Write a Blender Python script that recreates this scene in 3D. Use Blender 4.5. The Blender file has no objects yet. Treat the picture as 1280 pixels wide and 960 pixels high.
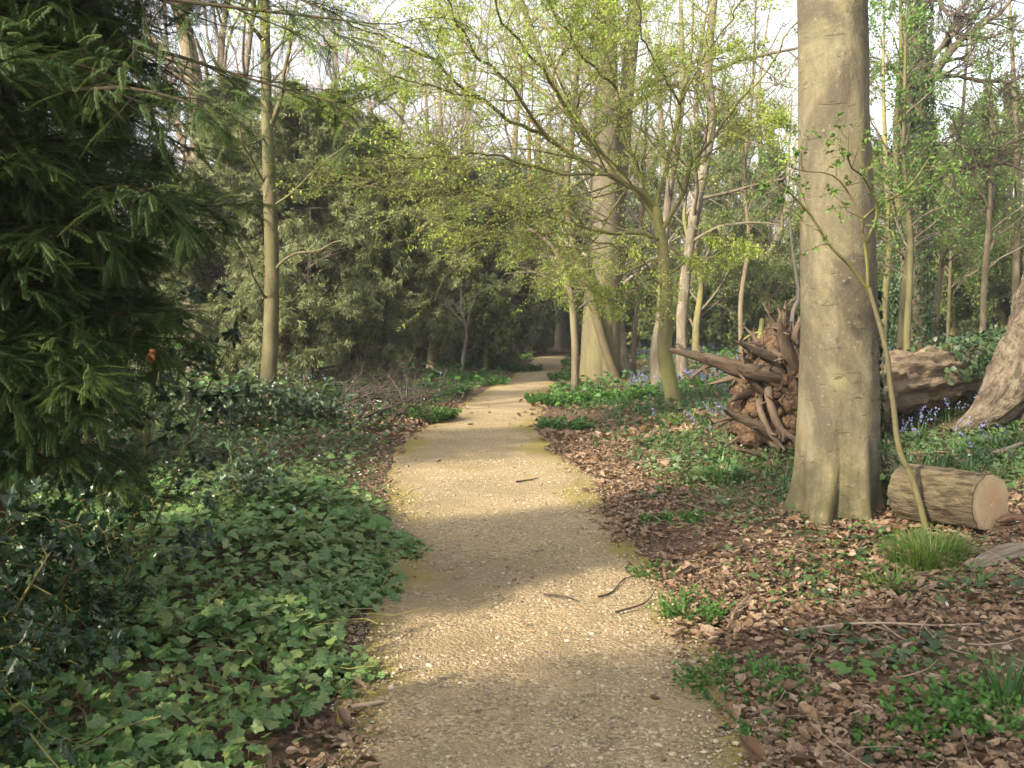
import bpy, math
import numpy as np
rng = np.random.default_rng(11)
PI = math.pi
SC = bpy.context.scene
COL = SC.collection

# ------------------------------------------------------------------ numeric helpers
def norm(a):
    return a / np.maximum(np.linalg.norm(a, axis=-1, keepdims=True), 1e-9)

def _h(ix, iy, iz, seed):
    n = (ix.astype(np.int64) * 374761393 + iy.astype(np.int64) * 668265263 + iz.astype(np.int64) * 2147483647 + seed * 1274126177) & 0xffffffff
    n = ((n ^ (n >> 13)) * 1274126177) & 0xffffffff
    n = n ^ (n >> 16)
    return (n & 0xffff) / 65535.0

def vnoise(p, seed=0):
    p = np.asarray(p, float)
    i = np.floor(p).astype(np.int64)
    f = p - i
    f = f * f * (3 - 2 * f)
    r = 0
    for dx in (0, 1):
        for dy in (0, 1):
            for dz in (0, 1):
                w = (f[..., 0] if dx else 1 - f[..., 0]) * (f[..., 1] if dy else 1 - f[..., 1]) * (f[..., 2] if dz else 1 - f[..., 2])
                r = r + w * _h(i[..., 0] + dx, i[..., 1] + dy, i[..., 2] + dz, seed)
    return r

def fbm(p, seed=0, o=3):
    p = np.asarray(p, float)
    r, a, s = 0, .5, 0
    for k in range(o):
        r = r + a * vnoise(p * 2 ** k, seed + k)
        s += a
        a *= .5
    return r / s

def n2(x, y, sc, seed=0, o=3):
    x = np.asarray(x, float); y = np.asarray(y, float)
    return fbm(np.stack([x * sc, y * sc, np.zeros_like(x * y) + .37], -1), seed, o)

def sstep(x, a, b):
    t = np.clip((x - a) / (b - a), 0, 1)
    return t * t * (3 - 2 * t)

# ------------------------------------------------------------------ camera model and terrain
EYE = 1.6
PITCH = math.atan(80 / 1250)
CP, SP = math.cos(PITCH), math.sin(PITCH)
PY = np.array([-30, 0, 3.57, 6.25, 10, 12.5, 15, 22, 28.5, 44, 52, 60, 70])
PX = np.array([.3, .2, .15, .02, -.24, -.46, -.48, 0.02, .70, 1.72, 2.5, 3.6, 6.5])
PW = np.array([.8, .8, .80, .87, 1.02, 1.0, .88, .72, .66, .62, .6, .6, .6])
def pxc(y): return np.interp(y, PY, PX)
def phw(y): return np.interp(y, PY, PW)

def ter(x, y):
    x = np.asarray(x, float); y = np.asarray(y, float)
    d = x - pxc(y)
    w = phw(y)
    r = .20 * sstep(d - w, 0.1, 3.2) + .30 * sstep(d, 3.5, 9)
    l = .10 * sstep(-d - w, 0, 1.2) + .1 * sstep(-d, 3, 9)
    off = sstep(np.abs(d) - w, -.1, .8)
    und = (n2(x, y, .55, 3) - .5) * .22 + (n2(x, y, 2.3, 5, 2) - .5) * .07
    mound = .22 * np.exp(-(((x + 1.45) / .55) ** 2 + ((y - 6.9) / 1.1) ** 2))
    path = (n2(x, y, .9, 9, 2) - .5) * .05
    return (r + l + mound) + und * off + path * (1 - off)

def W(px, py, d):
    u = (px - 640) / 1250; v = (480 - py) / 1250
    k = d / (CP + v * SP)
    return np.array([u * k, d, EYE + k * (v * CP - SP)])

def hit(px, py):
    d = 2000 / max(py - 400, 8)
    for _ in range(60):
        p = W(px, py, d)
        dz = p[2] - float(ter(p[0], p[1]))
        slope = (EYE - p[2]) / d
        d = d + .6 * dz / max(slope, .02)
        d = min(max(d, 1), 160)
    p = W(px, py, d)
    p[2] = float(ter(p[0], p[1]))
    return p

def G(x, y, up=0.0):
    return np.array([x, y, float(ter(x, y)) + up])

# ------------------------------------------------------------------ mesh building
class Geo:
    def __init__(s):
        s.v = []; s.f = []; s.n = 0; s.r = []; s.u = []
    def add(s, V, F, m=0, rnd=None, uvw=None):
        V = np.asarray(V, float).reshape(-1, 3)
        if rnd is None: rnd = np.full(len(V), rng.random())
        if uvw is None: uvw = V
        s.v.append(V); s.r.append(np.asarray(rnd, float).ravel()); s.u.append(np.asarray(uvw, float).reshape(-1, 3))
        for f in (F if isinstance(F, list) else [F]):
            f = np.asarray(f, np.int64)
            s.f.append((f + s.n, m))
        s.n += len(V)
        return s
    def inst(s, T, F, P, R, S, m=0, rnd=None):
        N, k = len(P), len(T)
        if N == 0: return s
        S = np.asarray(S, float)
        if S.ndim == 0: S = np.full(N, float(S))
        if S.ndim == 1: S = np.repeat(S[:, None], 3, 1)
        V = np.einsum('nij,nkj->nki', R, T[None] * S[:, None, :]) + P[:, None, :]
        if rnd is None: rnd = rng.random(N)
        o = (np.arange(N) * k)[:, None, None]
        FF = [(f[None] + o).reshape(-1, f.shape[1]) for f in (F if isinstance(F, list) else [F])]
        return s.add(V, FF, m, np.repeat(rnd, k), np.tile(T, (N, 1)))
    def tube(s, poly, rad, k=5, m=0, rnd=None):
        N, n, _ = poly.shape
        t = np.empty_like(poly)
        t[:, 1:-1] = poly[:, 2:] - poly[:, :-2]
        t[:, 0] = poly[:, 1] - poly[:, 0]; t[:, -1] = poly[:, -1] - poly[:, -2]
        t = norm(t)
        d = norm(poly[:, -1] - poly[:, 0])
        ref = np.where(np.abs(d[:, 2:3]) < .8, np.array([[0, 0, 1.]]), np.array([[1., 0, 0]]))
        u = norm(np.cross(t, ref[:, None, :])); w = np.cross(t, u)
        a = np.arange(k) * 2 * PI / k
        V = poly[:, :, None] + rad[:, :, None, None] * (np.cos(a)[None, None, :, None] * u[:, :, None] + np.sin(a)[None, None, :, None] * w[:, :, None])
        L = np.concatenate([np.zeros((N, 1)), np.cumsum(np.linalg.norm(np.diff(poly, axis=1), axis=2), 1)], 1)
        if rnd is None: rnd = rng.random(N)
        uv = np.empty((N, n, k, 3))
        uv[..., 0] = np.cos(a) * rad[:, :, None] + rnd[:, None, None] * 7; uv[..., 1] = np.sin(a) * rad[:, :, None]; uv[..., 2] = L[:, :, None] + rnd[:, None, None] * 3
        b = (np.arange(N) * n * k)[:, None, None] + (np.arange(n - 1) * k)[None, :, None]
        j = np.arange(k)[None, None, :]; j2 = (j + 1) % k
        F = np.stack([b + j, b + j2, b + k + j2, b + k + j], -1).reshape(-1, 4)
        return s.add(V, F, m, np.repeat(rnd, n * k), uv)

def build(name, g, mats, parent=None, smooth=True, base=None):
    me = bpy.data.meshes.new(name)
    V = np.concatenate(g.v)
    if parent is not None:
        off = np.array(ORIG[parent.name])
    elif base is not None:
        off = np.asarray(base, float)
    else:
        off = np.zeros(3)
    me.vertices.add(len(V)); me.vertices.foreach_set('co', (V - off).astype(np.float32).ravel())
    nl = sum(f.size for f, _ in g.f); npoly = sum(len(f) for f, _ in g.f)
    me.loops.add(nl); me.polygons.add(npoly)
    me.loops.foreach_set('vertex_index', np.concatenate([f.ravel() for f, _ in g.f]).astype(np.int32))
    tot = np.concatenate([np.full(len(f), f.shape[1]) for f, _ in g.f])
    st = np.concatenate([[0], np.cumsum(tot)[:-1]])
    me.polygons.foreach_set('loop_start', st.astype(np.int32))
    me.polygons.foreach_set('material_index', np.concatenate([np.full(len(f), m) for f, m in g.f]).astype(np.int32))
    me.polygons.foreach_set('use_smooth', np.full(npoly, bool(smooth)))
    a = me.attributes.new('rnd', 'FLOAT', 'POINT'); a.data.foreach_set('value', np.concatenate(g.r).astype(np.float32))
    a = me.attributes.new('uvw', 'FLOAT_VECTOR', 'POINT'); a.data.foreach_set('vector', np.concatenate(g.u).astype(np.float32).ravel())
    for m in (mats if isinstance(mats, (list, tuple)) else [mats]): me.materials.append(m)
    me.update(calc_edges=True)
    o = bpy.data.objects.new(name, me); COL.objects.link(o)
    if parent is not None:
        o.parent = parent; ORIG[o.name] = off
    else:
        o.location = off; ORIG[o.name] = off
    return o

ORIG = {}
def tag(o, label, cat, group=None, kind=None):
    if label: o['label'] = label
    if cat: o['category'] = cat
    if group: o['group'] = group
    if kind: o['kind'] = kind
    return o

def thing(name, label, cat, base, group=None):
    o = bpy.data.objects.new(name, None); COL.objects.link(o)
    o.location = base; o.empty_display_size = .2
    ORIG[o.name] = np.asarray(base, float)
    return tag(o, label, cat, group)

def copy_thing(root, base, rotz=0.0, scale=1.0, label=None, group=None):
    r = root.copy(); COL.objects.link(r)
    r.location = base; r.rotation_euler = (0, 0, rotz)
    r.scale = (scale,) * 3 if np.isscalar(scale) else scale
    if label: r['label'] = label
    if group: r['group'] = group
    for c in list(root.children):
        k = c.copy(); COL.objects.link(k); k.parent = r
        for q in list(c.children):
            z = q.copy(); COL.objects.link(z); z.parent = k
    return r

# ------------------------------------------------------------------ frames, growth
def frames(d, n=None):
    d = norm(d)
    if n is None: n = np.tile([0, 0, 1.], (len(d), 1)) + rng.normal(size=d.shape) * .3
    x = norm(np.cross(d, n)); z = np.cross(x, d)
    return np.stack([x, d, z], -1)

def grow(P, D, L, n, wob=.1, trop=(0, 0, 0)):
    pts = [P]; d = norm(D); step = (np.asarray(L) / (n - 1))[:, None]
    trop = np.asarray(trop, float)
    for i in range(n - 1):
        d = norm(d + wob * rng.normal(size=d.shape) + trop)
        pts.append(pts[-1] + d * step)
    return np.stack(pts, 1)

def at_t(poly, rad, t):
    N, n, _ = poly.shape
    x = t * (n - 1); i = np.minimum(x.astype(int), n - 2); f = (x - i)[..., None]
    r = np.arange(N)[:, None]
    a, b = poly[r, i], poly[r, i + 1]
    ra, rb = rad[r, i], rad[r, i + 1]
    return a * (1 - f) + b * f, norm(b - a), ra * (1 - f[..., 0]) + rb * f[..., 0]

def spawn(poly, rad, m, t0, t1, ang, flat=0.0):
    N = len(poly)
    t = t0 + (t1 - t0) * (np.arange(m)[None] + rng.random((N, m))) / m
    p, tan, r = at_t(poly, rad, t)
    rv = rng.normal(size=p.shape)
    if flat: rv[..., 2] *= (1 - flat)
    side = norm(rv - (rv * tan).sum(-1, keepdims=True) * tan)
    a = np.radians(ang + rng.normal(size=t.shape) * 10)[..., None]
    d = np.cos(a) * tan + np.sin(a) * side
    return p.reshape(-1, 3), d.reshape(-1, 3), r.ravel(), t.ravel(), np.repeat(np.arange(N), m)

def branch(g, poly, rad, lens, specs, m=0):
    outs = []
    for s in specs:
        P, D, r, t, idx = spawn(poly, rad, s['m'], s.get('t0', .2), s.get('t1', 1), s.get('ang', 50), s.get('flat', 0))
        L = lens[idx] * s['l'] * rng.uniform(.6, 1.25, len(P)) * (1 - s.get('tap', .45) * t)
        p2 = grow(P, D, L, s.get('n', 4), s.get('wob', .12), s.get('trop', (0, 0, 0)))
        r0 = np.clip(r * s.get('r', .55), s.get('rmin', .0015), s.get('rmax', 9))
        r2 = r0[:, None] * np.linspace(1, s.get('tip', .35), s.get('n', 4))[None]
        g.tube(p2, r2, s.get('k', 3), m)
        poly, rad, lens = p2, r2, L
        outs.append((p2, r2))
    return outs

def spline(pts, n):
    pts = np.asarray(pts, float)
    P = np.concatenate([[2 * pts[0] - pts[1]], pts, [2 * pts[-1] - pts[-2]]])
    m = len(pts) - 1
    t = np.linspace(0, m, n); i = np.minimum(t.astype(int), m - 1); f = (t - i)[:, None]
    a, b, c, d = P[i], P[i + 1], P[i + 2], P[i + 3]
    return .5 * (2 * b + (c - a) * f + (2 * a - 5 * b + 4 * c - d) * f ** 2 + (3 * b - a - 3 * c + d) * f ** 3)

def limb(g, pts, r0, r1, n=14, k=8, m=0, wob=0.0, pw=1.0):
    c = spline(pts, n)
    if wob: c = c + np.stack([(fbm(c * 3 + 10 * i + 5, 7 + i, 2) - .5) * wob for i in range(3)], -1) * np.linspace(0, 1, n)[:, None] ** .5
    r = r1 + (r0 - r1) * (1 - np.linspace(0, 1, n)) ** pw
    g.tube(c[None], r[None], k, m)
    return c[None], r[None]

def trunk(g, pts, rads, n=60, k=32, m=0, noise=.06, nsc=4.0, flare=0, fl_n=5, fl_h=.5, fl_ph=0.0, fl_pow=1.5, seed=1, ridges=0, cap=False, crease=0.0, cr_n=9, cr_h=.4):
    """A solid stem: round in section, lumpy, with buttresses towards the foot."""
    q = np.concatenate([np.asarray(pts, float), np.asarray(rads, float)[:, None]], 1)
    s = q.shape[0]
    P = np.concatenate([[2 * q[0] - q[1]], q, [2 * q[-1] - q[-2]]])
    t = np.linspace(0, 1, n) ** 1.4 * (s - 1)
    i = np.minimum(t.astype(int), s - 2); f = (t - i)[:, None]
    a, b, c, d = P[i], P[i + 1], P[i + 2], P[i + 3]
    cr = .5 * (2 * b + (c - a) * f + (2 * a - 5 * b + 4 * c - d) * f ** 2 + (3 * b - a - 3 * c + d) * f ** 3)
    c3, r = cr[:, :3], np.maximum(cr[:, 3], .003)
    tan = np.gradient(c3, axis=0); tan = norm(tan)
    ref = np.array([0, 1., 0.01]) if abs(tan[0, 2]) > .6 else np.array([0, 0, 1.])
    u = norm(np.cross(tan, ref)); w = np.cross(tan, u)
    L = np.concatenate([[0], np.cumsum(np.linalg.norm(np.diff(c3, axis=0), axis=1))])
    th = np.arange(k) * 2 * PI / k
    ct, stn = np.cos(th), np.sin(th)
    pn = np.stack([np.broadcast_to(ct * nsc * .5, (n, k)), np.broadcast_to(stn * nsc * .5, (n, k)), np.broadcast_to((L * nsc * .35)[:, None], (n, k))], -1)
    R = r[:, None] * (1 + noise * 2 * (fbm(pn + seed * 13, seed, 3) - .5))
    if ridges: R = R * (1 + ridges * np.sin(th[None] * 11 + 4 * vnoise(pn * .7, seed + 3)))
    if flare:
        lob = (.5 + .5 * np.cos(th[None] * fl_n + fl_ph + 2.2 * (vnoise(np.stack([ct * 2, stn * 2, 0 * ct], -1) + seed, seed) - .5)[None])) ** fl_pow
        amp = .55 + .9 * vnoise(np.stack([ct * 1.3, stn * 1.3, 0 * ct + 4], -1) + seed * 3, seed)
        R = R * (1 + flare * np.exp(-L / fl_h)[:, None] * lob * amp[None])
    if crease:
        wv = th[None] * cr_n / 2 + 1.6 * vnoise(np.stack([ct * 1.7, stn * 1.7, 0 * ct + 9], -1) + seed, seed)[None] + .8 * (vnoise(np.stack([np.broadcast_to(L[:, None] * 3, (n, k)), np.broadcast_to(th, (n, k)), 0 * R], -1), 77) - .5)
        hh = cr_h * (.35 + 1.3 * vnoise(np.stack([ct * 2.3, stn * 2.3, 0 * ct + 2], -1) + seed, 5))[None]
        R = R * (1 - crease * np.clip(1.15 - L[:, None] / (2.2 * hh), 0, 1) * (1 - np.abs(np.cos(wv)) ** .45))
    V = c3[:, None] + R[..., None] * (ct[None, :, None] * u[:, None] + stn[None, :, None] * w[:, None])
    uv = np.stack([R * ct, R * stn, np.broadcast_to(L[:, None], (n, k))], -1) + np.array([seed * 3.1, 0, seed * 1.7])
    bb = (np.arange(n - 1) * k)[:, None]; j = np.arange(k)[None]; j2 = (j + 1) % k
    F = np.stack([bb + j, bb + j2, bb + k + j2, bb + k + j], -1).reshape(-1, 4)
    g.add(V, F, m, np.full(n * k, .5), uv)
    return c3, r, V

def leaf_tpl(ws, fold=.15, curl=.15, ys=None):
    n = len(ws); ys = np.linspace(0, 1, n) if ys is None else ys
    T = []
    for w, y in zip(ws, ys):
        z = -curl * (y - .3) ** 2 * 2
        T += [(0, y, z), (-w, y, z + fold * w * 2), (w, y, z + fold * w * 2)]
    F = []
    for i in range(n - 1):
        a, b = 3 * i, 3 * i + 3
        if ws[i] == 0: F += [(a, b, b + 1), (a, b + 2, b)]
        elif ws[i + 1] == 0: F += [(a, b, a + 1), (a, a + 2, b)]
        else: F += [(a, b, b + 1), (a, b + 1, a + 1), (a, b + 2, b), (a, a + 2, b + 2)]
    return np.array(T, float), np.array(F)

def fan_tpl(half, c, zf):
    half = np.array(half, float)
    L = half.copy(); Rr = half[::-1][1:-1].copy() if abs(half[0, 0]) < 1e-6 and abs(half[-1, 0]) < 1e-6 else half[::-1].copy()
    Rr[:, 0] *= -1
    o = np.concatenate([L, Rr])
    z = np.array([zf(x, y) for x, y in o])
    T = np.concatenate([[[0, c, 0]], np.column_stack([o, z])])
    k = len(o)
    F = np.array([(0, 1 + i, 1 + (i + 1) % k) for i in range(k)])
    return T, F

T_LEAF = leaf_tpl([0, .3, .26, 0], .12, .1)
T_DEAD = leaf_tpl([0, .26, .36, .27, 0], .16, -.18)
T_DEAD2 = leaf_tpl([0, .24, .33, .25, 0], -.14, .22)
T_SMALL = (np.array([(0, 0, 0), (-.3, .45, .05), (0, 1, -.08), (.3, .45, .05)], float), np.array([(0, 1, 2, 3)]))
T_STRIP = (np.array([(-.04, 0, 0), (.04, 0, 0), (-.07, .5, .03), (.07, .5, .03), (0, 1, -.06)], float), [np.array([(0, 1, 3, 2)]), np.array([(2, 3, 4)])])
T_IVY = fan_tpl([(0, .02), (.20, -.12), (.44, .02), (.40, .24), (.47, .52), (.27, .62), (.10, .86), (0, .96)], .36, lambda x, y: -.10 * abs(x) - .16 * max(y - .4, 0) + (.05 if abs(x) > .4 else 0))
T_HOLLY = fan_tpl([(0, 0), (.10, .10), (.27, .14), (.17, .28), (.33, .42), (.19, .56), (.27, .72), (.09, .82), (0, 1.05)], .45, lambda x, y: .10 if abs(x) > .25 else .03)
T_ARUM = fan_tpl([(0, .1), (.2, -.22), (.32, .1), (.26, .5), (.1, .85), (0, 1.0)], .35, lambda x, y: .06 - .3 * max(y - .5, 0) ** 2)
# ------------------------------------------------------------------ materials
class NT:
    def __init__(s, name):
        s.m = bpy.data.materials.new(name); s.m.use_nodes = True
        s.t = s.m.node_tree; s.t.nodes.clear()
        s.out = s.t.nodes.new('ShaderNodeOutputMaterial')
    def n(s, ty, **kw):
        nd = s.t.nodes.new(ty)
        for k, v in kw.items():
            if k.startswith('i_'):
                key = k[2:]
                key = int(key) if key.isdigit() else key.replace('_', ' ')
                if hasattr(v, 'is_output') or isinstance(v, bpy.types.NodeSocket): s.t.links.new(v, nd.inputs[key])
                else: nd.inputs[key].default_value = v
            else: setattr(nd, k, v)
        return nd
    def attr(s, name, sock='Fac'):
        return s.n('ShaderNodeAttribute', attribute_name=name).outputs[sock]
    def ramp(s, fac, stops, interp='LINEAR'):
        r = s.n('ShaderNodeValToRGB'); e = r.color_ramp.elements
        r.color_ramp.interpolation = interp
        while len(e) < len(stops): e.new(.5)
        for q, (p, c) in zip(e, stops):
            q.position = p; q.color = (*c, 1) if len(c) == 3 else c
        s.t.links.new(fac, r.inputs[0]); return r.outputs[0]
    def noise(s, vec, scale, detail=4, rough=.6, sock=0, dist=0):
        return s.n('ShaderNodeTexNoise', i_Vector=vec, i_Scale=scale, i_Detail=detail, i_Roughness=rough, i_Distortion=dist).outputs[sock]
    def vmul(s, vec, k):
        return s.n('ShaderNodeVectorMath', operation='MULTIPLY', i_0=vec, i_1=k).outputs[0]
    def math(s, op, a, b=0.0):
        return s.n('ShaderNodeMath', operation=op, i_0=a, i_1=b).outputs[0]
    def mix(s, f, a, b, blend='MIX'):
        nd = s.n('ShaderNodeMix', data_type='RGBA', blend_type=blend)
        for key, v in ((0, f), (6, a), (7, b)):
            if isinstance(v, bpy.types.NodeSocket): s.t.links.new(v, nd.inputs[key])
            else: nd.inputs[key].default_value = v if key == 0 else (*v, 1)
        return nd.outputs[2]
    def bump(s, h, strength, dist=.01):
        return s.n('ShaderNodeBump', i_Height=h, i_Strength=strength, i_Distance=dist).outputs[0]
    def finish(s, col, rough=.8, spec=.3, normal=None, transl=None, tcol=None):
        b = s.n('ShaderNodeBsdfPrincipled', i_Roughness=rough)
        b.inputs['Specular IOR Level'].default_value = spec
        if isinstance(col, bpy.types.NodeSocket): s.t.links.new(col, b.inputs['Base Color'])
        else: b.inputs['Base Color'].default_value = (*col, 1)
        if normal is not None: s.t.links.new(normal, b.inputs['Normal'])
        o = b.outputs[0]
        if transl:
            tr = s.n('ShaderNodeBsdfTranslucent')
            tc = tcol if tcol is not None else col
            if isinstance(tc, bpy.types.NodeSocket): s.t.links.new(tc, tr.inputs[0])
            else: tr.inputs[0].default_value = (*tc, 1)
            mx = s.n('ShaderNodeMixShader', i_Fac=transl)
            s.t.links.new(o, mx.inputs[1]); s.t.links.new(tr.outputs[0], mx.inputs[2]); o = mx.outputs[0]
        s.t.links.new(o, s.out.inputs[0])
        return s.m

def leafmat(name, cols, transl=.35, rough=.5, spec=.35, vein=None, rib=0.0):
    t = NT(name)
    r = t.attr('rnd')
    c = t.ramp(r, [(i / max(len(cols) - 1, 1), q) for i, q in enumerate(cols)])
    blot = t.noise(t.n('ShaderNodeTexCoord').outputs['Object'], 2.1, 2, .5)
    c = t.mix(t.math('MULTIPLY', blot, .55), c, tuple(x * .62 for x in cols[0]))
    if vein or rib:
        sx = t.n('ShaderNodeSeparateXYZ', i_0=t.attr('uvw', 'Vector'))
        x, y = sx.outputs[0], sx.outputs[1]
        if vein:
            ang = t.math('ARCTAN2', x, y)
            rad = t.n('ShaderNodeVectorMath', operation='LENGTH', i_0=t.attr('uvw', 'Vector')).outputs['Value']
            e = t.math('MULTIPLY', t.math('ABSOLUTE', t.math('SINE', t.math('MULTIPLY', ang, 4.6))), rad)
            m = t.ramp(e, [(.02, (.8, .8, .8)), (.10, (0, 0, 0))])
            c = t.mix(m, c, vein)
        if rib:
            m1 = t.ramp(t.math('ABSOLUTE', x), [(.015, (1, 1, 1)), (.05, (0, 0, 0))])
            sv = t.ramp(t.math('FRACT', t.math('MULTIPLY', t.math('SUBTRACT', y, t.math('MULTIPLY', t.math('ABSOLUTE', x), .8)), 8.0)), [(.0, (.6, .6, .6)), (.22, (0, 0, 0))])
            c = t.mix(t.math('MULTIPLY', t.math('MAXIMUM', m1, sv), rib), c, tuple(.55 * q for q in cols[1]))
            nz = t.noise(t.n('ShaderNodeTexCoord').outputs['Object'], 60, 3, .6)
            c = t.mix(t.ramp(nz, [(.5, (0, 0, 0)), (.68, (.6, .6, .6))]), c, tuple(.6 * q for q in cols[0]))
    return t.finish(c, rough, spec, transl=transl)

def barkmat(name, dark, light, tint=None, vscale=(14, 14, 3.2), bump=.6, dist=.02, tint_amt=.5, lent=0.0, rough=.9, fine=40, blot=0.0, foot=0.0, tight=False, moss=0.0):
    t = NT(name)
    v = t.attr('uvw', 'Vector')
    v1 = t.vmul(v, vscale)
    a = t.noise(v1, 1.0, 6, .65, dist=.4)
    b = t.noise(t.vmul(v, (1.3, 1.3, .7)), 1.0, 4, .6)
    f = t.noise(v, fine, 3, .6)
    c = t.ramp(a, [(.40, dark), (.54, light)] if tight else [(.28, dark), (.62, light)])
    c = t.mix(t.math('MULTIPLY', b, .55), c, tuple(.5 * (x + y) * .8 for x, y in zip(dark, light)))
    if tint:
        g = t.ramp(t.noise(t.vmul(v, (2.2, 2.2, .9)), 1.0, 5, .7), [(.38, (0, 0, 0)), (.66, (1, 1, 1))])
        if foot:
            zz = t.n('ShaderNodeSeparateXYZ', i_0=v).outputs[2]
            fz = t.n('ShaderNodeMapRange', i_Value=t.math('SUBTRACT', zz, 41 * 1.7), i_1=foot * .35, i_2=foot, i_3=1.5, i_4=.12).outputs[0]
            g = t.math('MULTIPLY', g, fz)
        c = t.mix(t.math('MULTIPLY', g, tint_amt), c, tint)
    if blot:
        bl = t.ramp(t.noise(t.vmul(v, (1.9, 1.9, 1.3)), 1.0, 5, .72, dist=.8), [(.40, (1, 1, 1)), (.60, (0, 0, 0))])
        c = t.mix(t.math('MULTIPLY', bl, blot), c, tuple(.9 * x for x in dark))
    h = t.math('ADD', a, t.math('MULTIPLY', f, .25))
    if lent:
        ln = t.noise(t.vmul(v, (5.5, 5.5, 30)), 1.0, 4, .6, dist=.5)
        l2 = t.ramp(ln, [(.64, (0, 0, 0)), (.74, (1, 1, 1))])
        c = t.mix(t.math('MULTIPLY', l2, lent), c, tuple(x * .6 for x in dark))
        h = t.math('SUBTRACT', h, t.math('MULTIPLY', l2, .3))
        # thin rain streaks, pale lichen freckles and small scars
        sk = t.ramp(t.noise(t.vmul(v, (16, 16, 1.1)), 1.0, 4, .6, dist=.6), [(.52, (0, 0, 0)), (.72, (1, 1, 1))])
        c = t.mix(t.math('MULTIPLY', sk, .45), c, tuple(.75 * x for x in dark))
        fr = t.ramp(t.noise(v, 34, 3, .7, dist=.5), [(.62, (0, 0, 0)), (.70, (1, 1, 1))])
        c = t.mix(t.math('MULTIPLY', fr, .5), c, tuple(min(1, 1.5 * x) for x in light))
        sc_ = t.ramp(t.noise(t.vmul(v, (7, 7, 10)), 1.0, 3, .6, dist=1.0), [(.68, (0, 0, 0)), (.74, (1, 1, 1))])
        c = t.mix(t.math('MULTIPLY', sc_, .6), c, tuple(.5 * x for x in dark))
        h = t.math('SUBTRACT', h, t.math('MULTIPLY', sc_, .25))
    if moss:
        zm = t.n('ShaderNodeMapRange', i_Value=t.n('ShaderNodeSeparateXYZ', i_0=v).outputs[2], i_1=4 * 1.7 + moss, i_2=4 * 1.7 + .05, i_3=0.0, i_4=1.0).outputs[0]
        mk = t.math('MULTIPLY', zm, t.ramp(t.noise(v, 6.5, 5, .7), [(.36, (0, 0, 0)), (.56, (1, 1, 1))]))
        c = t.mix(t.math('MULTIPLY', mk, .85), c, (.045, .044, .014))
    c = t.mix(t.math('MULTIPLY', f, .35), c, tuple(x * .7 for x in dark))
    return t.finish(c, rough, .2, t.bump(h, bump, dist))

M = {}
# barks
M['beech'] = barkmat('beech_bark', (.074, .063, .042), (.195, .17, .115), (.17, .15, .068), (4.2, 4.2, 2.4), .8, .025, .75, .6, fine=70, blot=.95, moss=.9)
M['beech_foot'] = barkmat('beech_root_bark', (.06, .05, .03), (.17, .145, .085), (.13, .125, .04), (5, 5, 2.4), .9, .03, .8, .4, fine=60, blot=.9, moss=1.2)
M['beech_far'] = barkmat('mossy_beech_bark', (.07, .06, .04), (.145, .122, .08), (.145, .132, .056), (1.8, 1.8, .7), .5, .03, .8, .3, fine=25, foot=4.0)
M['yew_bark'] = barkmat('yew_bark', (.045, .026, .018), (.16, .085, .055), None, (22, 22, 2.2), .8, .03)
M['slender'] = barkmat('smooth_young_bark', (.065, .055, .03), (.15, .13, .07), (.125, .125, .042), (6, 6, 3), .5, .01, .6, .7, blot=.5)
M['birch'] = barkmat('whitish_sapling_bark', (.34, .31, .26), (.55, .51, .44), None, (14, 14, 4), .3, .01)
M['twig'] = barkmat('twig_bark', (.075, .06, .042), (.17, .14, .098), None, (14, 14, 4), .3, .01)
M['twig_pale'] = barkmat('pale_twig_bark', (.17, .14, .11), (.31, .265, .215), None, (14, 14, 4), .3, .01)
M['mossy'] = barkmat('mossy_bark', (.09, .075, .04), (.20, .17, .09), (.20, .21, .045), (12, 12, 3), .5, .02, .8)
M['brown'] = barkmat('brown_bark', (.085, .064, .042), (.20, .16, .105), (.17, .16, .06), (12, 12, 2.5), .6, .02, .3)
M['oak'] = barkmat('ridged_bark', (.028, .02, .013), (.16, .127, .078), (.12, .11, .045), (24, 24, 6), 1.0, .06, .35, fine=60, tight=True)
M['rough'] = barkmat('flaky_grey_bark', (.05, .037, .026), (.27, .215, .155), (.16, .14, .075), (15, 15, 9), 1.0, .09, .5, fine=45, blot=.7, tight=True)
M['fallen'] = barkmat('stripped_brown_bark', (.10, .07, .046), (.31, .225, .148), (.20, .165, .065), (20, 20, 2.6), 1.0, .06, .35, blot=.5, tight=True)
M['dead'] = barkmat('bleached_dead_wood', (.075, .06, .042), (.28, .235, .17), None, (20, 20, 1.6), .9, .03, blot=.6)
M['rotten'] = barkmat('rotten_wood', (.03, .018, .012), (.17, .10, .06), None, (24, 24, 2.2), .9, .03)
M['deadstick'] = barkmat('dead_stick_bark', (.028, .021, .017), (.10, .076, .062), None, (16, 16, 3), .5, .01)
M['stick'] = barkmat('fallen_stick_bark', (.16, .115, .08), (.36, .28, .20), None, (20, 20, 3), .5, .01)
M['root'] = barkmat('root_wood', (.016, .012, .009), (.17, .125, .088), (.085, .055, .03), (20, 20, 4), 1.0, .03, .5)
M['darkbrown'] = barkmat('dark_brown_bark', (.05, .038, .024), (.125, .095, .058), (.11, .105, .035), (12, 12, 2.5), .7, .02, .4)
M['yew_twig'] = barkmat('yew_twig_bark', (.025, .022, .012), (.065, .048, .025), None, (20, 20, 3), .4, .01)

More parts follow.
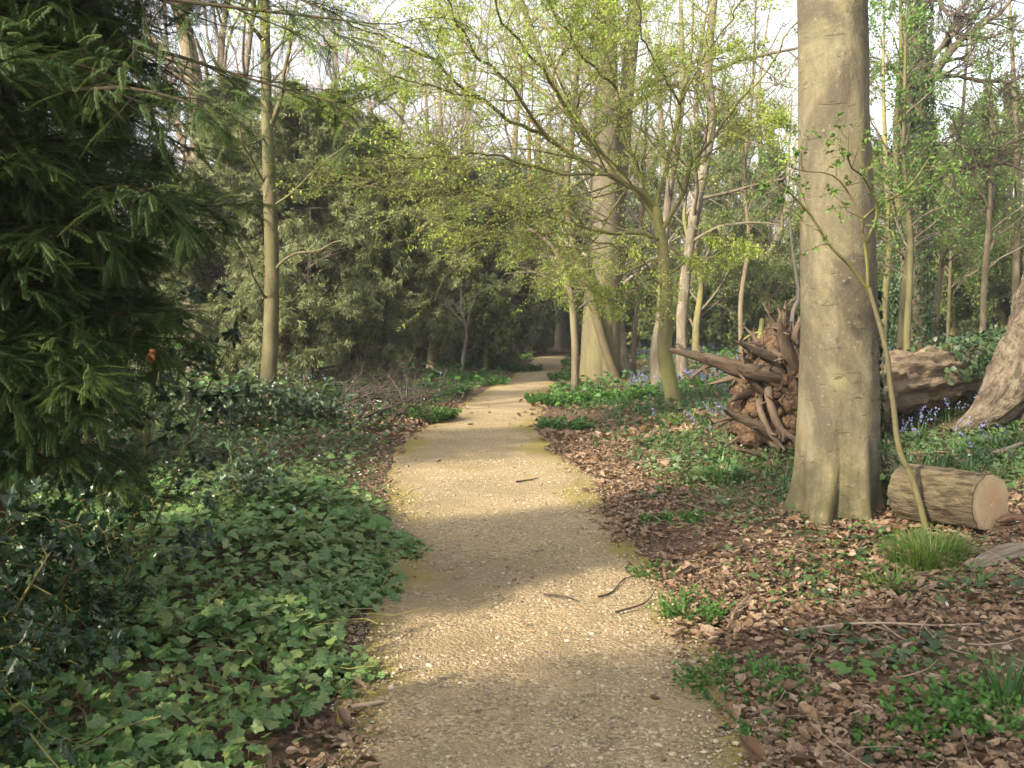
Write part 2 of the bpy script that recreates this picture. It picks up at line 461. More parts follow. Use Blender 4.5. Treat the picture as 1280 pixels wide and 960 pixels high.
def soilroot():
    t = NT('earth_caked_roots')
    v = t.n('ShaderNodeTexCoord').outputs['Object']
    a = t.noise(v, 5, 6, .7, dist=1.2); b = t.noise(v, 17, 5, .7, dist=.6); c0 = t.noise(v, 2.2, 3, .5)
    c = t.ramp(b, [(.3, (.022, .013, .009)), (.5, (.075, .047, .028)), (.7, (.18, .118, .07))])
    c = t.mix(t.ramp(c0, [(.55, (0, 0, 0)), (.70, (.55, .55, .55))]), c, (.15, .085, .04))
    c = t.mix(t.ramp(a, [(.32, (1, 1, 1)), (.42, (0, 0, 0))]), c, (.02, .012, .008))
    return t.finish(c, .95, .15, t.bump(t.math('ADD', a, t.math('MULTIPLY', b, .5)), 1.0, .05))
M['soilroot'] = soilroot()

def cutface():
    t = NT('sawn_log_end')
    v = t.attr('uvw', 'Vector')
    d = t.n('ShaderNodeVectorMath', operation='LENGTH', i_0=v).outputs['Value']
    nz = t.noise(v, 9, 4, .6)
    ring = t.math('SINE', t.math('MULTIPLY', t.math('ADD', d, t.math('MULTIPLY', nz, .035)), 330))
    c = t.ramp(t.math('ADD', t.math('MULTIPLY', ring, .12), nz), [(.3, (.20, .15, .088)), (.7, (.345, .27, .165))])
    c = t.mix(t.ramp(d, [(.07, (.7, .7, .7)), (.16, (0, 0, 0))]), c, (.27, .155, .075))
    # drying cracks run out from the pith
    sx = t.n('ShaderNodeSeparateXYZ', i_0=v)
    ang = t.math('ARCTAN2', sx.outputs[1], sx.outputs[0])
    cr = t.noise(t.n('ShaderNodeCombineXYZ', i_X=t.math('MULTIPLY', ang, 3.0), i_Y=t.math('MULTIPLY', d, 2.0)).outputs[0], 2.0, 3, .6)
    c = t.mix(t.ramp(cr, [(.60, (0, 0, 0)), (.66, (.85, .85, .85))]), c, (.09, .06, .035))
    c = t.mix(t.ramp(t.math('ADD', d, t.math('MULTIPLY', nz, .02)), [(.19, (0, 0, 0)), (.21, (.8, .8, .8))]), c, (.12, .085, .05))
    saw = t.noise(t.vmul(v, (2.0, 60.0, 2.0)), 1.0, 2, .5)
    c = t.mix(t.math('MULTIPLY', saw, .35), c, (.24, .18, .105))
    c = t.mix(t.math('MULTIPLY', t.noise(v, 4, 3, .6), .5), c, (.30, .22, .13))
    return t.finish(c, .85, .2, t.bump(t.math('ADD', nz, t.math('MULTIPLY', cr, .3)), .3, .01))
M['cut'] = cutface()

# leaves
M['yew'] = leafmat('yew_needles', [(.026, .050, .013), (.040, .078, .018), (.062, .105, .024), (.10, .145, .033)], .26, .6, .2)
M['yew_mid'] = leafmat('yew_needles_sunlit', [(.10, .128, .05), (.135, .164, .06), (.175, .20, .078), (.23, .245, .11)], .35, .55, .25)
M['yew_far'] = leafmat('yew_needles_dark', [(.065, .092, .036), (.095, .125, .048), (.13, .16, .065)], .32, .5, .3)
M['holly'] = leafmat('holly_leaves', [(.013, .034, .011), (.020, .052, .016), (.034, .075, .022)], .15, .34, .45)
M['holly_glaucous'] = leafmat('bluish_leaves', [(.045, .085, .04), (.065, .11, .052), (.10, .15, .075)], .18, .38, .45)
M['ivy'] = leafmat('ivy_leaves', [(.062, .145, .036), (.095, .195, .05), (.135, .24, .068), (.20, .285, .09), (.23, .25, .08)], .3, .4, .4, vein=(.22, .30, .13))
M['ivy_dark'] = leafmat('ivy_leaves_dark', [(.022, .046, .016), (.038, .070, .022), (.065, .10, .03)], .2, .42, .4)
M['fresh'] = leafmat('fresh_leaves', [(.27, .38, .055), (.37, .47, .08), (.48, .54, .13)], .55, .5, .3)
M['green'] = leafmat('spring_green_leaves', [(.095, .175, .038), (.135, .225, .05), (.18, .28, .07)], .45, .5, .3)
M['thicket'] = leafmat('thicket_leaves', [(.12, .17, .045), (.165, .215, .06), (.23, .275, .085)], .45, .55, .25)
M['blade'] = leafmat('grass_blades', [(.055, .12, .02), (.09, .18, .028), (.13, .23, .04), (.18, .25, .05), (.30, .26, .12)], .4, .45, .3)
M['strap'] = leafmat('strap_leaves', [(.04, .10, .028), (.06, .135, .035), (.085, .165, .045)], .3, .38, .4)
M['herb'] = leafmat('herb_leaves', [(.05, .13, .025), (.075, .17, .03), (.10, .21, .045)], .35, .5, .3)
M['mercury'] = leafmat('woodland_herb_leaves', [(.05, .095, .03), (.075, .125, .04), (.105, .165, .055)], .32, .45, .35)
M['litter'] = leafmat('dead_beech_leaves', [(.08, .052, .033), (.175, .11, .067), (.255, .167, .102), (.335, .23, .145), (.22, .112, .052), (.41, .31, .205), (.285, .205, .136)], .14, .6, .3, rib=.55)
M['litter_dark'] = leafmat('damp_dead_leaves', [(.06, .035, .024), (.11, .065, .042), (.17, .105, .07)], .1, .6, .3)
M['orange'] = leafmat('orange_dead_leaf', [(.12, .045, .02), (.16, .06, .026)], .3, .6, .3)
M['violet'] = leafmat('bluebell_petals', [(.16, .15, .36), (.22, .20, .44), (.28, .27, .50)], .35, .5, .3)
M['white'] = leafmat('white_petals', [(.70, .70, .68), (.78, .78, .76)], .3, .5, .3)
M['pebble'] = None
t = NT('flint_pebbles')
M['pebble'] = t.finish(t.ramp(t.attr('rnd'), [(0, (.10, .08, .06)), (.25, (.20, .155, .10)), (.5, (.27, .21, .13)), (.75, (.34, .275, .175)), (.93, (.36, .30, .21)), (1, (.42, .37, .29))]), .7, .35)

def ground_mat():
    t = NT('woodland_soil')
    v = t.n('ShaderNodeTexCoord').outputs['Object']
    a = t.noise(v, 1.1, 5, .6); b = t.noise(v, 23, 5, .7); c2 = t.noise(v, .35, 3, .5)
    c = t.ramp(b, [(.3, (.035, .022, .014)), (.52, (.10, .065, .042)), (.72, (.19, .125, .085))])
    c = t.mix(t.ramp(a, [(.5, (0, 0, 0)), (.66, (.7, .7, .7))]), c, (.045, .07, .022))
    return t.finish(c, .95, .15, t.bump(b, .8, .03))
M['ground'] = ground_mat()

def path_mat():
    t = NT('gravel_path')
    v = t.n('ShaderNodeTexCoord').outputs['Object']
    v2 = t.n('ShaderNodeVectorMath', operation='ADD', i_0=v, i_1=t.vmul(t.noise(v, 9, 2, .5, 1), (.03, .03, .03))).outputs[0]
    vo = t.n('ShaderNodeTexVoronoi', i_Vector=v2, i_Scale=55.0); vo2 = t.n('ShaderNodeTexVoronoi', i_Vector=v2, i_Scale=120.0)
    big = t.noise(v, .9, 4, .6); mid = t.noise(v, 4.5, 4, .65); fine = t.noise(v, 160, 3, .6)
    sv = t.n('ShaderNodeSeparateColor', i_0=vo.outputs['Color'])
    c = t.ramp(sv.outputs[0], [(0, (.15, .112, .066)), (.35, (.255, .19, .108)), (.7, (.345, .265, .152)), (.94, (.40, .32, .20)), (1, (.46, .39, .28))])
    sand = t.ramp(fine, [(.3, (.21, .154, .082)), (.7, (.355, .27, .15))])
    c = t.mix(t.ramp(mid, [(.40, (0, 0, 0)), (.62, (.85, .85, .85))]), c, sand)
    c = t.mix(t.ramp(big, [(.35, (.55, .55, .55)), (.6, (0, 0, 0))]), c, (.17, .135, .075))
    moss = t.ramp(t.math('ADD', t.noise(t.vmul(v, (1.0, .55, 1)), 1.15, 4, .55), t.math('MULTIPLY', t.attr('rnd'), .34)), [(.62, (0, 0, 0)), (.76, (.8, .8, .8))])
    c = t.mix(moss, c, (.20, .165, .035))
    h = t.math('ADD', t.math('MULTIPLY', vo.outputs['Distance'], -1.0), t.math('MULTIPLY', vo2.outputs['Distance'], -.5))
    return t.finish(c, .9, .2, t.bump(t.math('ADD', h, t.math('MULTIPLY', mid, .5)), .9, .012))
M['path'] = path_mat()
# ------------------------------------------------------------------ shared builders
def leaves_on(g, poly, m, tpl, size, mat=0, t0=.1, out=.6, up=1.0, droop=0.0, jit=.0, sv=.3, rndbias=None):
    N = len(poly)
    if N == 0: return
    t = t0 + (1 - t0) * rng.random((N, m))
    p, tan, _ = at_t(poly, np.zeros(poly.shape[:2]), t)
    p = p.reshape(-1, 3); tan = tan.reshape(-1, 3)
    ax = norm(tan * out + rng.normal(size=p.shape) * .6 + np.array([0, 0, -droop]))
    nr = np.array([0, 0, up]) + rng.normal(size=p.shape) * .45
    if jit: p = p + rng.normal(size=p.shape) * jit
    S = size * rng.uniform(1 - sv, 1 + sv, len(p))
    g.inst(tpl[0], tpl[1], p, frames(ax, nr), S, mat)

def spray_tpl(n=19, L=.125, wd=.027, droop=.10):
    T = []; F = []; F3 = []
    T += [(-.012, 0, 0), (.012, 0, 0), (.008, .5, .02), (-.008, .5, .02), (.003, 1, -.06), (-.003, 1, -.06)]
    F += [(0, 1, 2, 3), (3, 2, 4, 5)]
    for i in range(n):
        y = .04 + .94 * i / (n - 1)
        z = .02 * math.sin(y * PI) - .06 * max(y - .5, 0) * 2
        l = L * (1 - .55 * max(y - .55, 0) / .45) * (.7 + .3 * min(1, y / .2)) * rng.uniform(.85, 1.1)
        for s in (-1, 1):
            a = math.radians(62 - 22 * y + rng.uniform(-7, 7))
            dx, dy = math.sin(a) * s, math.cos(a)
            k = len(T)
            T += [(0, y, z), (dx * l * .5 - dy * wd / 2, y + dy * l * .5 + dx * s * 0 + wd / 2 * s * dx, z + .01), (dx * l, y + dy * l, z - droop * l * 3), (dx * l * .5 + dy * wd / 2, y + dy * l * .5 - wd / 2 * s * dx, z + .01)]
            F.append((k, k + 1, k + 2, k + 3))
    return np.array(T, float), np.array(F)
SPRAYS = [spray_tpl(), spray_tpl(17, .14, .030, .16), spray_tpl(20, .115, .025, .05)]
SPRAY_LO = spray_tpl(6, .26, .07, .12)

def sprays_on(g, poly, m, size, mat=0, droop=.35, tpls=SPRAYS, out=1.0, sv=.3):
    N = len(poly)
    t = .15 + .85 * rng.random((N, m))
    p, tan, _ = at_t(poly, np.zeros(poly.shape[:2]), t)
    p = p.reshape(-1, 3); tan = tan.reshape(-1, 3)
    side = norm(np.cross(tan, [0, 0, 1.])) * rng.choice([-1, 1], len(p))[:, None]
    ax = norm(tan * out + side * rng.uniform(.2, 1.1, (len(p), 1)) + rng.normal(size=p.shape) * .22 + np.array([0, 0, -droop]) * rng.uniform(.3, 1.6, (len(p), 1)))
    nr = np.array([0, 0, 1.0]) + rng.normal(size=p.shape) * .24
    R = frames(ax, nr); S = size * rng.uniform(1 - sv, 1 + sv, len(p)); q = rng.integers(0, len(tpls), len(p))
    for i, T in enumerate(tpls):
        k = q == i
        g.inst(T[0], T[1], p[k], R[k], S[k], mat)

def px_limb(px, d, **kw):
    """points along a limb, each given where it shows and how far away it is"""
    return [W(a, b, dd) for (a, b), dd in zip(px, d if hasattr(d, '__len__') else [d] * len(px))]

# ------------------------------------------------------------------ setting: ground and path
def build_ground():
    xs = np.concatenate([-np.geomspace(145, 9, 40), np.arange(-8.8, 9.0, .11), np.geomspace(9.1, 145, 40)])
    ys = np.concatenate([-np.geomspace(55, 4, 20), np.arange(-3.5, 3, .4), np.arange(3, 20, .11), np.geomspace(20.1, 160, 90)])
    X, Y = np.meshgrid(xs, ys)
    Z = ter(X, Y)
    d = np.abs(X - pxc(Y)) - phw(Y)
    Z = Z - .03 * (1 - sstep(d, -.25, .05)) * (Y < 70)
    n, m = X.shape
    i = (np.arange(n - 1) * m)[:, None] + np.arange(m - 1)[None]
    F = np.stack([i, i + 1, i + m + 1, i + m], -1).reshape(-1, 4)
    g = Geo(); g.add(np.stack([X, Y, Z], -1), F)
    tag(build('ground', g, M['ground']), 'dark leaf mould of the woodland floor', None, None, 'structure')
build_ground()

def build_path():
    ys = np.concatenate([np.arange(-6, 3, .5), np.arange(3, 16, .07), np.geomspace(16, 46.5, 150)])
    k = 41
    s = np.linspace(-1, 1, k)
    c = pxc(ys); w = phw(ys)
    wob = lambda side: .16 * (n2(ys, ys * 0 + side * 5, .9, 21) - .5) * 2 + .08 * (n2(ys, ys * 0 + side * 9, 4.0, 23) - .5) * 2
    wl, wr = w + .10 + wob(1), w + .10 + wob(2)
    X = c[:, None] + np.where(s[None] < 0, s[None] * wl[:, None], s[None] * wr[:, None])
    Y = np.repeat(ys[:, None], k, 1)
    Z = ter(X, Y) + .012 - .03 * np.abs(s[None]) ** 6 + (n2(X, Y, 7, 31, 2) - .5) * .018
    n, m = X.shape
    i = (np.arange(n - 1) * m)[:, None] + np.arange(m - 1)[None]
    F = np.stack([i, i + 1, i + m + 1, i + m], -1).reshape(-1, 4)
    g = Geo(); g.add(np.stack([X, Y, Z], -1), F, 0, np.repeat(np.abs(s)[None] ** 2, n, 0))
    tag(build('path', g, M['path']), 'sandy gravel path with mossy patches', None, None, 'structure')
build_path()

ICO = None
def ico(sub=1):
    import bmesh
    b = bmesh.new(); bmesh.ops.create_icosphere(b, subdivisions=sub, radius=1)
    V = np.array([v.co[:] for v in b.verts]); F = np.array([[v.index for v in f.verts] for f in b.faces]); b.free()
    return V, F
ICO1, ICO2, ICO4, ICO5 = ico(1), ico(2), ico(4), ico(5)

def build_pebbles():
    g = Geo()
    N = 26000
    y = 2.9 + 8.5 * rng.random(N) ** 1.7
    x = pxc(y) + (rng.random(N) * 2 - 1) * (phw(y) + .12)
    keep = n2(x, y, 2.2, 41) > .40
    x, y = x[keep], y[keep]; N = len(x)
    S = np.exp(rng.normal(-5.2, .42, N)); S = np.clip(S, .003, .018)
    P = np.stack([x, y, ter(x, y) + .011 + S * .12], -1)
    a = rng.random(N) * 2 * PI
    R = frames(np.stack([np.cos(a), np.sin(a), rng.normal(size=N) * .12], -1))
    g.inst(ICO1[0], ICO1[1], P, R, np.stack([S * rng.uniform(.6, 1, N), S * rng.uniform(.8, 1.35, N), S * .5], -1))
    tag(build('pebbles', g, M['pebble'], smooth=True), 'loose flint pebbles strewn over the path', 'pebbles', None, 'stuff')
build_pebbles()

# ------------------------------------------------------------------ litter, ivy, herbs (uncountable)
def ground_leaves(name, x, y, tpls, size, mat, label, cat, lift=(0.0, .04), tilt=.35, sv=.35):
    g = Geo(); N = len(x)
    q = rng.integers(0, len(tpls), N)
    P = np.stack([x, y, ter(x, y) + rng.uniform(*lift, N)], -1)
    a = rng.random(N) * 2 * PI
    ax = np.stack([np.cos(a), np.sin(a), rng.normal(size=N) * tilt * .6], -1)
    nr = np.array([0, 0, 1.]) + rng.normal(size=(N, 3)) * tilt
    R = frames(ax, nr)
    S = (size if np.ndim(size) else np.full(N, size)) * rng.uniform(1 - sv, 1 + sv, N)
    for i, T in enumerate(tpls):
        k = q == i
        g.inst(T[0], T[1], P[k], R[k], S[k])
    return tag(build(name, g, mat, smooth=False), label, cat, None, 'stuff')

def samp(N, x0, x1, y0, y1, pw=1.0):
    y = y0 + (y1 - y0) * rng.random(N) ** pw
    x = x0 + (x1 - x0) * rng.random(N)
    return x, y

def herb_mask(x, y):
    d = x - pxc(y) - phw(y)
    return sstep(d + (n2(x, y, .8, 61) - .5) * 1.6, .30, 1.25) * sstep(y + (n2(x, y, 1.0, 62) - .5) * 3, 6.8, 9.0)

def ivy_mask(x, y):
    d = -(x - pxc(y)) - phw(y)
    e = sstep(d + (n2(x, y, 1.6, 71) - .5) * .7 - .12 * sstep(y, 4.8, 4.0) + .25 * np.exp(-((y - 6.9) / .9) ** 2), -.02, .18)
    return e * (1 - sstep(y + (n2(x, y, .9, 72) - .5) * 1.8, 7.9, 9.0))

T_DEAD3 = leaf_tpl([0, .20, .30, .20, 0], .75, -.5)
T_RAG = fan_tpl([(0, 0), (.2, .12), (.36, .3), (.22, .45), (.30, .62), (.12, .78), (0, .92)], .4, lambda x, y: .55 * abs(x) - .3 * (y - .4) ** 2)
T_RAG2 = fan_tpl([(0, .1), (.3, .05), (.24, .4), (.40, .5), (.1, .7), (0, .6)], .35, lambda x, y: -.4 * abs(x) + .35 * y)
def scatter_litter():
    X = []; Y = []
    x, y = samp(135000, .3, 6.5, 2.6, 15, 1.4)
    d = x - pxc(y) - phw(y)
    p = sstep(d + (n2(x, y, 1.5, 51) - .5) * .5, -.16, .12) * (1 - .72 * herb_mask(x, y)) * (.35 + .65 * sstep(n2(x, y, 1.1, 52), .3, .5))
    k = rng.random(len(x)) < p; X.append(x[k]); Y.append(y[k])
    x, y = samp(64000, -6, 0, 2.6, 18, 1.3)
    d = -(x - pxc(y)) - phw(y)
    p = sstep(d + (n2(x, y, 1.5, 53) - .5) * .5, -.14, .1) * (1 - .55 * ivy_mask(x, y)) * (.6 + .4 * sstep(n2(x, y, .7, 54), .42, .56)) * (1 - .5 * sstep(d, .8, 2.5))
    k = rng.random(len(x)) < p; X.append(x[k]); Y.append(y[k])
    # thin sprinkling on the path and thicker drifts further off
    x, y = samp(3000, -1.6, 1.8, 2.8, 20); d = np.abs(x - pxc(y)) - phw(y)
    k = rng.random(len(x)) < np.clip(.03 + .75 * sstep(d, -.4, .05), 0, 1) * (d < .1); X.append(x[k]); Y.append(y[k])
    x, y = samp(42000, -9, 11, 12.5, 42, 1.5); d = np.abs(x - pxc(y)) - phw(y)
    k = (rng.random(len(x)) < .25 + .75 * sstep(n2(x, y, .45, 55), .45, .6)) & (d > .05); X.append(x[k]); Y.append(y[k])
    x = np.concatenate(X); y = np.concatenate(Y)
    ground_leaves('leaf_litter', x, y, [T_DEAD, T_DEAD2, T_DEAD3, T_RAG, T_RAG2], np.where(y > 13, .09, .035 * np.exp(rng.normal(0, .32, len(y)))), M['litter'], 'brown dead beech leaves covering the woodland floor', 'leaf litter', (.003, .035), .3, .5)
scatter_litter()

def scatter_ivy():
    x, y = samp(34000, -3.9, -.4, 2.9, 9.2, 1.15)
    k = rng.random(len(x)) < ivy_mask(x, y) * (.30 + .70 * sstep(n2(x, y, 1.3, 73), .33, .52)); x, y = x[k], y[k]
    g = Geo(); N = len(x)
    hgt = (.03 + .17 * n2(x, y, 1.4, 74)) * sstep(-(x - pxc(y)) - phw(y), -.1, .35) + .03
    P = np.stack([x, y, ter(x, y) + hgt * rng.uniform(.35, 1.1, N)], -1)
    a = rng.random(N) * 2 * PI
    ax = np.stack([np.cos(a), np.sin(a) - .35, -.25 + rng.normal(size=N) * .25], -1)
    R = frames(ax, np.array([.05, -.12, 1.]) + rng.normal(size=(N, 3)) * .45)
    S = rng.uniform(.024, .076, N) * (1 + .35 * np.exp(-(((x + 1.05) / .55) ** 2 + ((y - 6.6) / 1.0) ** 2)))
    g.inst(T_IVY[0], T_IVY[1], P, R, S)
    # trailing stems
    b = rng.integers(0, N, 420); aa = rng.random(420) * 2 * PI
    tq = grow(P[b] * [1, 1, 0] + np.stack([0 * aa, 0 * aa, ter(x[b], y[b]) + .05], -1), np.stack([np.cos(aa), np.sin(aa), 0 * aa + .1], -1), rng.uniform(.2, .6, 420), 7, .18)
    tq[..., 2] = np.maximum(tq[..., 2], ter(tq[..., 0], tq[..., 1]) + .01)
    g.tube(tq, np.full(tq.shape[:2], .0028), 4, 1)
    # leaf stalks
    st = np.stack([P - np.stack([0 * x, 0 * x, hgt * .8], -1) + rng.normal(size=(N, 3)) * .02, P], 1)[::3]
    g.tube(st, np.full(st.shape[:2], .0016), 3, 1)
    tag(build('ivy', g, [M['ivy'], M['mossy']], smooth=False), 'green ivy carpet spilling over the left edge of the path', 'ivy', None, 'stuff')
scatter_ivy()

def scatter_cover():
    # left: bluish seedlings and herbs behind the ivy
    x, y = samp(42000, -9, -.3, 7.2, 21, 1.2)
    d = -(x - pxc(y)) - phw(y)
    k = rng.random(len(x)) < sstep(d + (n2(x, y, 1.0, 81) - .5) * 1.0, .05, .7) * (.5 + .5 * sstep(n2(x, y, .75, 82), .40, .55)); x, y = x[k], y[k]
    ground_leaves('woodland_herbs', x, y, [T_LEAF, T_LEAF, T_IVY], .06, M['mercury'], 'low bluish green herbs covering the floor left of the path', 'ground cover', (.03, .24), .45)
    # right: ivy and dog's mercury among the litter
    x, y = samp(34000, .8, 9.5, 6.5, 19, 1.1)
    k = rng.random(len(x)) < herb_mask(x, y) * (.15 + .85 * sstep(n2(x, y, 1.0, 83), .40, .56)); x, y = x[k], y[k]
    ground_leaves('woodland_herbs', x, y, [T_LEAF, T_IVY], .055, M['mercury'], 'low green herbs on the bank beyond the leaf litter', 'ground cover', (.01, .15), .5)
    x, y = samp(9000, .9, 5.2, 3.2, 9, 1.2); d = x - pxc(y) - phw(y)
    k = rng.random(len(x)) < sstep(n2(x, y, 1.7, 84), .52, .64) * sstep(d, .15, .5) * .55; x, y = x[k], y[k]
    ground_leaves('ground_ivy', x, y, [T_IVY], .05, M['ivy_dark'], 'dark ivy trailing through the dead leaves on the right', 'ivy', (.02, .07), .4)
    x, y = samp(16000, .9, 6.0, 3.0, 11, 1.2); d = x - pxc(y) - phw(y)
    k = rng.random(len(x)) < sstep(n2(x, y, 1.2, 86), .40, .60) * sstep(d, .3, .9); x, y = x[k], y[k]
    ground_leaves('woodland_herbs', x, y, [T_LEAF, T_LEAF, T_IVY], .028, M['herb'], 'small green herb sprigs pushing through the dead leaves on the right', 'ground cover', (.02, .07), .6)
    # far floor
    x, y = samp(34000, -22, 24, 18, 62, 1.5); d = np.abs(x - pxc(y)) - phw(y)
    k = (rng.random(len(x)) < .3 + .7 * sstep(n2(x, y, .3, 85), .38, .55)) & (d > .15); x, y = x[k], y[k]
    ground_leaves('woodland_herbs', x, y, [T_LEAF], np.where(y > 30, .2, .13), M['herb'], 'green herbs carpeting the floor far down the wood', 'ground cover', (.02, .25), .5)
scatter_cover()

def scatter_twigs():
    x, y = samp(1500, -4, 6, 2.8, 16, 1.2); d = np.abs(x - pxc(y)) - phw(y)
    k = (d > -.05) & (rng.random(len(x)) < .35 + .65 * (x > 0)); x, y = x[k], y[k]; N = len(x)
    a = rng.random(N) * 2 * PI
    P = np.stack([x, y, ter(x, y) + .02 + .04 * rng.random(N)], -1)
    q = grow(P, np.stack([np.cos(a), np.sin(a), rng.normal(size=N) * .12], -1), rng.uniform(.06, .38, N) ** 1.0, 5, .16)
    q[..., 2] = np.maximum(q[..., 2], ter(q[..., 0], q[..., 1]) + .01)
    r = rng.uniform(.0015, .004, (N, 1)) * np.linspace(1, .5, 5)[None]
    g = Geo(); g.tube(q, r, 4)
    tag(build('twig_litter', g, M['stick']), 'thin broken twigs strewn among the dead leaves', 'twigs', None, 'stuff')
scatter_twigs()

def blades(g, P, h, w, lean, mat=0, az=None, n=4):
    N = len(P)
    a = rng.random(N) * 2 * PI if az is None else az
    out = np.stack([np.cos(a), np.sin(a), np.zeros(N)], -1)
    side = np.stack([-np.sin(a), np.cos(a), np.zeros(N)], -1)
    V = []
    for i in range(n + 1):
        f = i / n
        c = P + np.array([0, 0, 1.]) * (h * (f - .45 * lean * f ** 2.2))[:, None] + out * (h * lean * f ** 1.8)[:, None]
        ww = (w * (1 - f ** 2.2) * .5 + .0003)[:, None]
        V += [c - side * ww, c + side * ww]
    V = np.stack(V, 1)
    k = 2 * (n + 1)
    F = np.array([(2 * i, 2 * i + 1, 2 * i + 3, 2 * i + 2) for i in range(n)])
    F = (F[None] + (np.arange(N) * k)[:, None, None]).reshape(-1, 4)
    r = rng.random(N)
    g.add(V.reshape(-1, 3), F, mat, np.repeat(r, k))

def scatter_bluebells():
    # strap-leaf rosettes
    x, y = samp(1500, 1.0, 11, 8.2, 22, 1.2)
    k = rng.random(len(x)) < herb_mask(x, y) * (.35 + .65 * sstep(n2(x, y, .6, 91), .42, .55)); x, y = x[k], y[k]
    g = Geo(); m = 11
    X = np.repeat(x, m) + rng.normal(size=len(x) * m) * .03; Y = np.repeat(y, m) + rng.normal(size=len(x) * m) * .03
    P = np.stack([X, Y, ter(X, Y)], -1)
    blades(g, P, rng.uniform(.14, .30, len(X)), rng.uniform(.008, .016, len(X)), rng.uniform(.35, .95, len(X)))
    tag(build('bluebell_leaves', g, M['strap'], smooth=False), 'glossy strap shaped bluebell leaves on the bank behind the beech', 'bluebell leaves', None, 'stuff')
    x, y = samp(5200, 1.4, 16, 9.5, 40, 1.25)
    k = rng.random(len(x)) < sstep(x - pxc(y) - phw(y), 1.2, 2.6) * (.08 + .92 * sstep(n2(x, y, .55, 92), .46, .6)); x, y = x[k], y[k]
    x = np.concatenate([x, -1.6 - 5 * rng.random(30)]); y = np.concatenate([y, 14 + 9 * rng.random(30)])
    g = Geo(); N = len(x)
    P = np.stack([x, y, ter(x, y)], -1); h = rng.uniform(.2, .36, N); a = rng.random(N) * 2 * PI
    top = P + np.stack([np.cos(a) * .09, np.sin(a) * .09, h], -1)
    midp = P + np.stack([np.cos(a) * .015, np.sin(a) * .015, h * .75], -1)
    g.tube(np.stack([P, midp, top], 1), np.full((N, 3), .003), 3, 1)
    m = 6
    t = np.tile(np.linspace(0, 1, m), (N, 1))[..., None]
    bp = (midp[:, None] * (1 - t) + top[:, None] * t).reshape(-1, 3) + rng.normal(size=(N * m, 3)) * .012
    bell = (np.array([(0, 0, 0), (.4, .35, 0), (-.2, .35, .35), (-.2, .35, -.35), (.5, 1, 0), (-.25, 1, .43), (-.25, 1, -.43)], float),
            [np.array([(0, 1, 2), (0, 2, 3), (0, 3, 1)]), np.array([(1, 4, 5, 2), (2, 5, 6, 3), (3, 6, 4, 1)])])
    ax = np.array([0, 0, -1.]) + rng.normal(size=bp.shape) * .35
    g.inst(bell[0], bell[1], bp, frames(ax), np.where(np.repeat(y, m) > 18, .027, .020), 0)
    tag(build('bluebells', g, [M['violet'], M['strap']], smooth=False), 'violet blue bluebells flowering in drifts under the trees', 'bluebells', None, 'stuff')
scatter_bluebells()

def petals():
    h = 5; T = [(0, 0, 0)]; F = []
    for i in range(6):
        a = i * PI / 3
        k = len(T)
        for da, r in ((-.38, .7), (0, 1.0), (.38, .7)):
            T.append((math.cos(a + da) * r, math.sin(a + da) * r, .22))
        F += [(0, k, k + 1), (0, k + 1, k + 2)]
    return np.array(T, float), np.array(F)
T_PETAL = petals()
def scatter_anemones():
    x, y = samp(1500, -6.5, -.2, 15.5, 34, 1.3); d = -(x - pxc(y)) - phw(y)
    k = (rng.random(len(x)) < sstep(n2(x, y, .5, 95), .42, .58)) & (d > .5); x, y = x[k], y[k]
    x2, y2 = samp(70, -3.2, -1.0, 5.5, 14); d = -(x2 - pxc(y2)) - phw(y2); k = d > .1
    x3, y3 = samp(26, 1.2, 4.5, 4, 12)
    x = np.concatenate([x, x2[k], x3]); y = np.concatenate([y, y2[k], y3]); N = len(x)
    g = Geo(); P = np.stack([x, y, ter(x, y)], -1); h = rng.uniform(.08, .17, N) + .08 * (y < 9) * (x < 0)
    top = P + np.stack([rng.normal(size=N) * .02, rng.normal(size=N) * .02, h], -1)
    g.tube(np.stack([P, top], 1), np.full((N, 2), .0015), 3, 1)
    R = frames(np.stack([np.cos(x * 99), np.sin(x * 99), 0 * x], -1), np.array([0, -.5, 1.]) + rng.normal(size=(N, 3)) * .4)
    g.inst(T_PETAL[0], T_PETAL[1], top, R, np.where(y > 15, .024, .014), 0)
    tag(build('white_anemones', g, [M['white'], M['herb']], smooth=False), 'tiny white wood anemones starring the woodland floor', 'anemones', None, 'stuff')
scatter_anemones()
